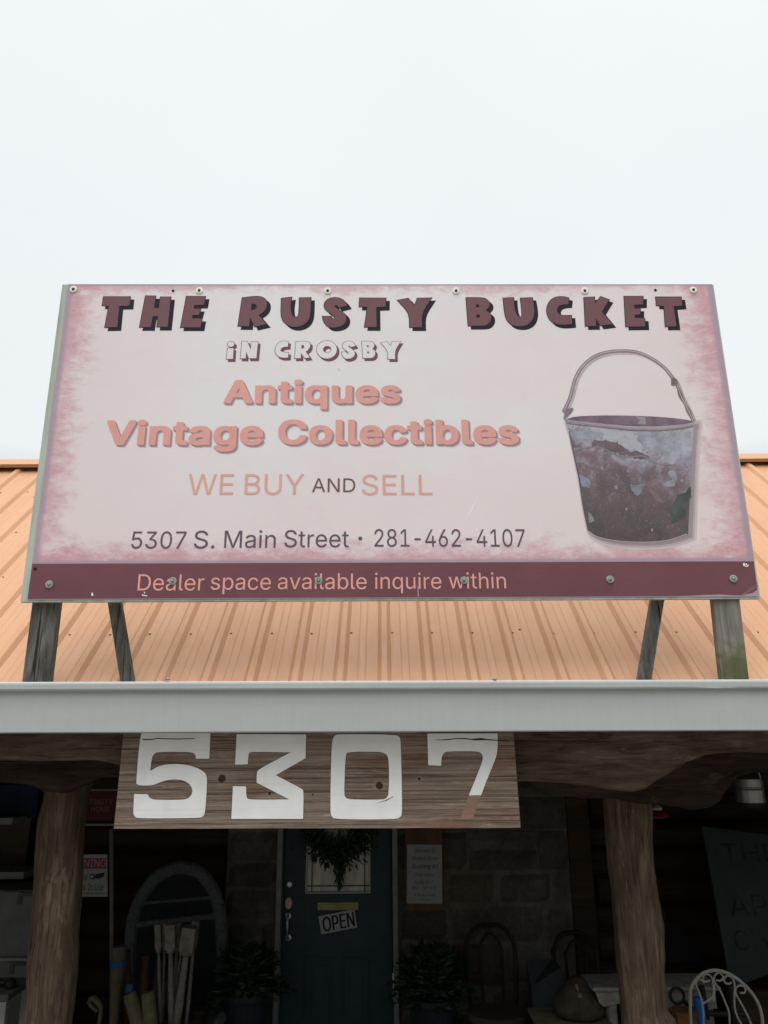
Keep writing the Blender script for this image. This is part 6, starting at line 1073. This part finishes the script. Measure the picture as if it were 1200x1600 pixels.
# right side: leaning sign board, hanging can, red bag
BF = Frame(P(1150, 1410, 5.7), (1, .10, 0), (-.0, .16, 1))
BRDM = M('chalky_green_board', .8); n = BRDM.noise(BRDM.co(), 4, 6, .7); BRDM.color(BRDM.ramp(n, ((.3, (.012, .018, .017)), (.7, (.022, .031, .029))))); BRDM = BRDM.m
t = quadthing('leaning_board', 'grey-green board with faded hand lettering leaning at the right edge', 'sign board', BF, [(1095,1291),(1290,1318),(1300,1480),(1140,1545)], BRDM, .02)
flatw('faded_lettering', (word(BF, 'THE', 1128, 1215, 1347, 1318), word(BF, 'APPLE', 1140, 1285, 1432, 1397), word(BF, 'CHAIR', 1147, 1270, 1484, 1453)), BF, .0206, basic('faded_black', (.017, .024, .023), .9, .6), t)
bm = bmesh.new(); p = P(1215, 1560, 5.75); box(bm, (p.x-.35, 5.7, .15), (p.x+.9, 6.1, P(1150, 1535, 5.75).z-.04), .01)
o = obj('storage_chest', bm, DARKLOG, None, loc=(p.x, 5.9, .15)); tag(o, 'dark wooden chest under the leaning grey-green board', 'chest')
c = P(1171, 1236, 4.75); r = 19.5/1200*4.75; hz = P(1171, 1217, 4.75).z; lz = P(1171, 1254, 4.75).z
t = thing('metal_can', 'ribbed shiny metal can hanging under the beam at the right', 'can', (c.x, 4.75, lz))
bm = bmesh.new(); K = 48; H_ = hz-lz; prof = [(0, 1), (.02, 1.02), (.32, 1), (.52, 1), (.55, 1.04), (.60, .99), (.63, 1.03), (.67, 1), (1, 1)]
rg = [[bm.verts.new((c.x+math.cos(2*math.pi*k/K)*r*m_*(1+.012*(k % 4 < 2)), 4.75+math.sin(2*math.pi*k/K)*r*m_*(1+.012*(k % 4 < 2)), lz+H_*s)) for k in range(K)] for s, m_ in prof]
for A, B in zip(rg, rg[1:]):
    for j in range(K): bm.faces.new((A[j], A[(j+1) % K], B[(j+1) % K], B[j]))
bm.faces.new(rg[0]); bm.faces.new(rg[-1])
obj('can_body', bm, basic('galvanised', (.26, .265, .25), .42, .15, 30, metal=.8), t)
bm = bmesh.new(); tube(bm, spline([(c.x-r, 4.75, hz-.02), (c.x-r*.7, 4.75, hz+.08), (c.x, 4.75, hz+.12), (c.x+r*.7, 4.75, hz+.08), (c.x+r, 4.75, hz-.02)], 5), .004, 6); obj('bail', bm, STEEL, t)
bm = bmesh.new(); lathe(bm, (c.x, 4.75, lz-.035), [(r*.55, 0), (r*.9, .012), (r*1.1, .034)], 24); obj('dark_base', bm, BLACK, t)
c = P(1027, 1272, 4.9); t = thing('hanging_bag', 'small red bag with a white top hanging right of the right trunk post', 'bag', (c.x, 4.9, P(1027, 1279, 4.9).z))
bm = bmesh.new(); z0 = P(1027, 1279, 4.9).z; z1 = P(1027, 1266, 4.9).z; lathe(bm, (c.x, 4.9, z0), [(.03, 0), (.060, .008), (.064, (z1-z0)*.4), (.045, (z1-z0)*.85), (.03, z1-z0)], 16); obj('bag_body', bm, basic('red_cloth', (.10, .008, .014), .7, .2), t)
bm = bmesh.new(); lathe(bm, (c.x, 4.9, z1), [(.03, 0), (.034, .015), (.02, .028)], 8); tube(bm, [(c.x, 4.9, z1+.02), (c.x, 4.9, ZE+.31)], .0025, 5); obj('white_tie', bm, PAPER, t)

# things against the right-hand log wall
bm = bmesh.new(); a = P(1037, 1440, 6.2); b = P(1085, 1505, 6.2); hexa(bm, [(a.x, 6.2, b.z), (b.x+.08, 6.2, b.z), (b.x+.08, 6.24, b.z), (a.x, 6.24, b.z), (a.x, 6.23, a.z), (b.x-.08, 6.23, a.z), (b.x-.08, 6.27, a.z), (a.x, 6.27, a.z)])
o = obj('picture_panel', bm, basic('black_panel', (.006, .007, .010), .6), None, loc=((a.x+b.x)/2, 6.22, b.z)); tag(o, 'black tapered panel on the log wall right of the right trunk post', 'panel')
bm = bmesh.new(); a = P(1031, 1418, 6.1); b = P(1031, 1465, 6.1)
tube(bm, spline([(a.x, 6.2, b.z), (a.x, 6.2, (a.z+b.z)/2), (a.x, 6.21, a.z+.03)], 5), [.05, .06, .065, .068, .07, .07, .068, .065, .06, .05, .03], 12, flat=(Vector((1, 0, 0)), .35))
o = obj('paddle', bm, BRN, None, loc=(a.x, 6.2, b.z)); tag(o, 'brown rounded wooden paddle hanging beside the right trunk post', 'paddle')

# white table behind the right trunk
TBL = basic('peeling_white_table', (.19, .185, .16), .75, .3, 18)
Yt = 5.35
zt = P(1050, 1549, Yt).z
a = P(926, 1549, Yt); b = P(1128, 1549, Yt)
t = thing('white_table', 'peeling white table with a scalloped apron behind the right trunk post', 'table', ((a.x+b.x)/2, Yt+.3, .15))
bm = bmesh.new(); box(bm, (a.x, Yt, zt), (b.x, Yt+.30, zt+.022), .008); obj('tabletop', bm, TBL, t)
TF = Frame((0, Yt+.03, 1), (1, 0, 0), (0, 0, 1))
zb = lambda py: TF.px(1000, py)[1]
me = fillmesh('apron', [[(a.x+.02, zt-.001-1), (b.x-.03, zt-.001-1), (b.x-.03, zb(1577)), (P(1042, 1577, Yt).x, zb(1578)), (P(970, 1577, Yt).x, zb(1568)), (P(945, 1573, Yt).x, zb(1573)), (P(939, 1565, Yt).x, zb(1568))]], TF, -.02, .02)
link('apron', me, TBL, t)
for x in (P(962, 1590, Yt).x, b.x-.07):
    for y in (Yt+.075, Yt+.24):
        bm = bmesh.new(); tube(bm, [(x, y, zt-.002), (x, y, zt-.2), (x-.008, y, .15)], [.032, .030, .018], 10); obj('leg', bm, TBL, t)
for i, (px, py, lab) in enumerate(((1058, 1556, 'black iron ring clamp standing on the white table'),)):
    c = P(px, py, Yt-.08); bm = bmesh.new(); K = [(c.x+math.cos(2*math.pi*k/20)*.042, Yt-.08, c.z+math.sin(2*math.pi*k/20)*.042) for k in range(21)]; tube(bm, K, .009, 8, False)
    tube(bm, [(c.x+.035, Yt-.08, c.z-.03), (c.x+.10, Yt-.08, c.z-.08), (c.x+.10, Yt-.08, .3)], .014, 8)
    tube(bm, [(c.x+.10, Yt-.08, .3), (c.x+.10, Yt-.08, .15)], [.03, .05], 10); tube(bm, [(c.x+.15, Yt-.08, c.z+.05), (c.x+.16, Yt-.08, c.z-.12)], .022, 8); tube(bm, [(c.x+.03, Yt-.08, c.z-.09), (c.x+.42, Yt-.08, c.z-.10)], .016, 8); tube(bm, [(c.x+.33, Yt-.08, c.z+.06), (c.x+.33, Yt-.08, c.z-.30)], .028, 8)
    o = obj('iron_tool_stand', bm, BLACK, None, loc=(c.x+.10, Yt-.08, .15)); tag(o, 'black iron stand of rings and clamps in front of the white table', 'stand')
a = P(1083, 1558, 5.2); b = P(1095, 1600, 5.2); bm = bmesh.new(); tube(bm, [(a.x+.03, 5.2, a.z), (a.x+.035, 5.2, b.z-.2), (a.x+.035, 5.2, .15)], [.030, .030, .030], 12)
o = obj('blue_tube', bm, basic('bright_blue_plastic', (.012, .11, .34), .45, .1), None, loc=(a.x+.035, 5.2, .15)); tag(o, 'bright blue upright tube among the black iron clamps', 'tube')
a = P(1047, 1578, 5.15); b = P(1076, 1578, 5.15); bm = bmesh.new(); lathe(bm, ((a.x+b.x)/2+.02, 5.15, .15), [(.05, 0), (.06, .3), (.075, a.z-.18), (.085, a.z-.15), (.07, a.z-.148)], 6)
o = obj('umbrella_stand', bm, basic('rust_brown_pot', (.12, .06, .025), .6, .35, 10), None, loc=((a.x+b.x)/2+.02, 5.15, .15)); tag(o, 'rusty brown tapering container at the foot of the right trunk post', 'container')

# curled white garden chair
WIRE = basic('white_painted_wire', (.22, .21, .185), .6, .2, 60)
Yw = 4.95
t = thing('wire_chair', 'white wire garden chair with scrolls in its rounded back, bottom right', 'chair', (P(1150, 1600, Yw).x, Yw-.2, .15))
C = lambda *a: [P(1040+a[i]/7.5, 1500+a[i+1]/7.5, Yw) for i in range(0, len(a), 2)]
bm = bmesh.new(); tube(bm, spline(C(300,900,294,700,290,600,288,400,300,325,350,235,430,160,520,128,600,122,700,145,800,195,920,290,1020,400,1090,520,1125,640,1138,760,1145,900), 6), .0095, 8); obj('back_frame', bm, WIRE, t)
for a in ((450,900,440,600,405,420,360,300,365,245,400,228,435,245,450,270), (565,490,560,330,545,220,500,170,450,175,440,215,455,250,490,250,520,240),
          (420,520,560,420,565,250,575,185,620,150,665,180,668,225,630,242,590,235), (745,900,745,640,700,500,640,360,575,260,560,240), (890,760,830,640,805,500,808,300,780,210,720,185,685,225,700,270,740,278,770,265),
          (1005,760,960,650,880,500,825,400,822,340,860,300,915,310,935,350,920,385,870,383)):
    bm = bmesh.new(); tube(bm, spline(C(*a), 6), .0055, 6); obj('scroll', bm, WIRE, t)
bx_, ex_ = C(300, 900)[0].x, C(1145, 900)[0].x; cx = (bx_+ex_)/2; rs = (ex_-bx_)/2
bm = bmesh.new(); tube(bm, [(cx+rs*math.cos(a_), Yw-rs+rs*math.sin(a_), .60) for a_ in [2*math.pi*i/32 for i in range(33)]], .009, 6, False)
for i in range(-4, 5): x = i*rs/5; tube(bm, [(cx+x, Yw-rs-math.sqrt(rs*rs-x*x), .60), (cx+x, Yw-rs+math.sqrt(rs*rs-x*x), .60)], .004, 5)
obj('seat', bm, WIRE, t)
for sx in (-1, 1):
    bm = bmesh.new(); tube(bm, [C(300 if sx < 0 else 1145, 900)[0], (cx+sx*rs, Yw, .60), (cx+sx*rs*1.05, Yw+.03, .15)], .009, 6); obj('leg', bm, WIRE, t)
    bm = bmesh.new(); tube(bm, [(cx+sx*rs*.7, Yw-rs*1.7, .60), (cx+sx*rs*.8, Yw-rs*1.85, .15)], .009, 6); obj('leg', bm, WIRE, t)

# tan sack on a bench, and a grey-green crate behind
c = P(905, 1588, 5.5); t0 = P(905, 1527, 5.5); bz = c.z
t = thing('sack', 'brown pear-shaped sack sitting on the low bench left of the right trunk post', 'sack', (c.x, 5.5, bz))
bm = bmesh.new(); hh = t0.z-bz; lathe(bm, (c.x, 5.5, bz), [(.11, 0), (.155, hh*.10), (.160, hh*.3), (.135, hh*.55), (.09, hh*.78), (.05, hh*.92), (.035, hh)], 26)
for v in bm.verts: v.co += Vector((1, 1, .3))*noise.noise(v.co*9)*.012
obj('sack_body', bm, basic('brown_leather', (.050, .038, .028), .8, .35, 12), t, smooth=True)
bm = bmesh.new(); tube(bm, spline([(c.x-.02, 5.43, t0.z-.02), (c.x-.005, 5.40, t0.z-.09), (c.x+.01, 5.36, t0.z-.15)], 4), .009, 6); lathe(bm, (c.x-.01, 5.40, t0.z-.10), [(.012, 0), (.02, .02), (.012, .04)], 8); obj('buckle', bm, basic('dull_buckle', (.13, .12, .08), .5), t)
a = P(832, 1588, 5.5); b = P(948, 1592, 5.5); t = thing('bench', 'low tan wooden bench under the brown sack', 'bench', ((a.x+b.x)/2, 5.5, .15))
bm = bmesh.new(); box(bm, (a.x, 5.32, bz-.03), (b.x, 5.68, bz-.001), .004); obj('seat', bm, basic('tan_board', (.15, .115, .075), .75, .3, 14), t)
for x in (a.x+.06, b.x-.1): bm = bmesh.new(); box(bm, (x, 5.35, .15), (x+.04, 5.65, bz-.031), .003); obj('leg', bm, BRN, t)
a = P(824, 1499, 5.95); b = P(872, 1590, 5.95); bm = bmesh.new(); hexa(bm, [(a.x, 5.7, .15), (b.x, 5.7, .15), (b.x, 5.99, .15), (a.x, 5.99, .15), (a.x, 5.86, a.z-.14), (b.x, 5.74, a.z), (b.x, 5.99, a.z), (a.x, 5.99, a.z-.02)])
o = obj('wooden_chest', bm, basic('grey_green_paint', (.030, .042, .043), .7, .2), None, loc=((a.x+b.x)/2, 5.85, .15)); tag(o, 'grey-green painted box between the two bentwood chairs', 'box')
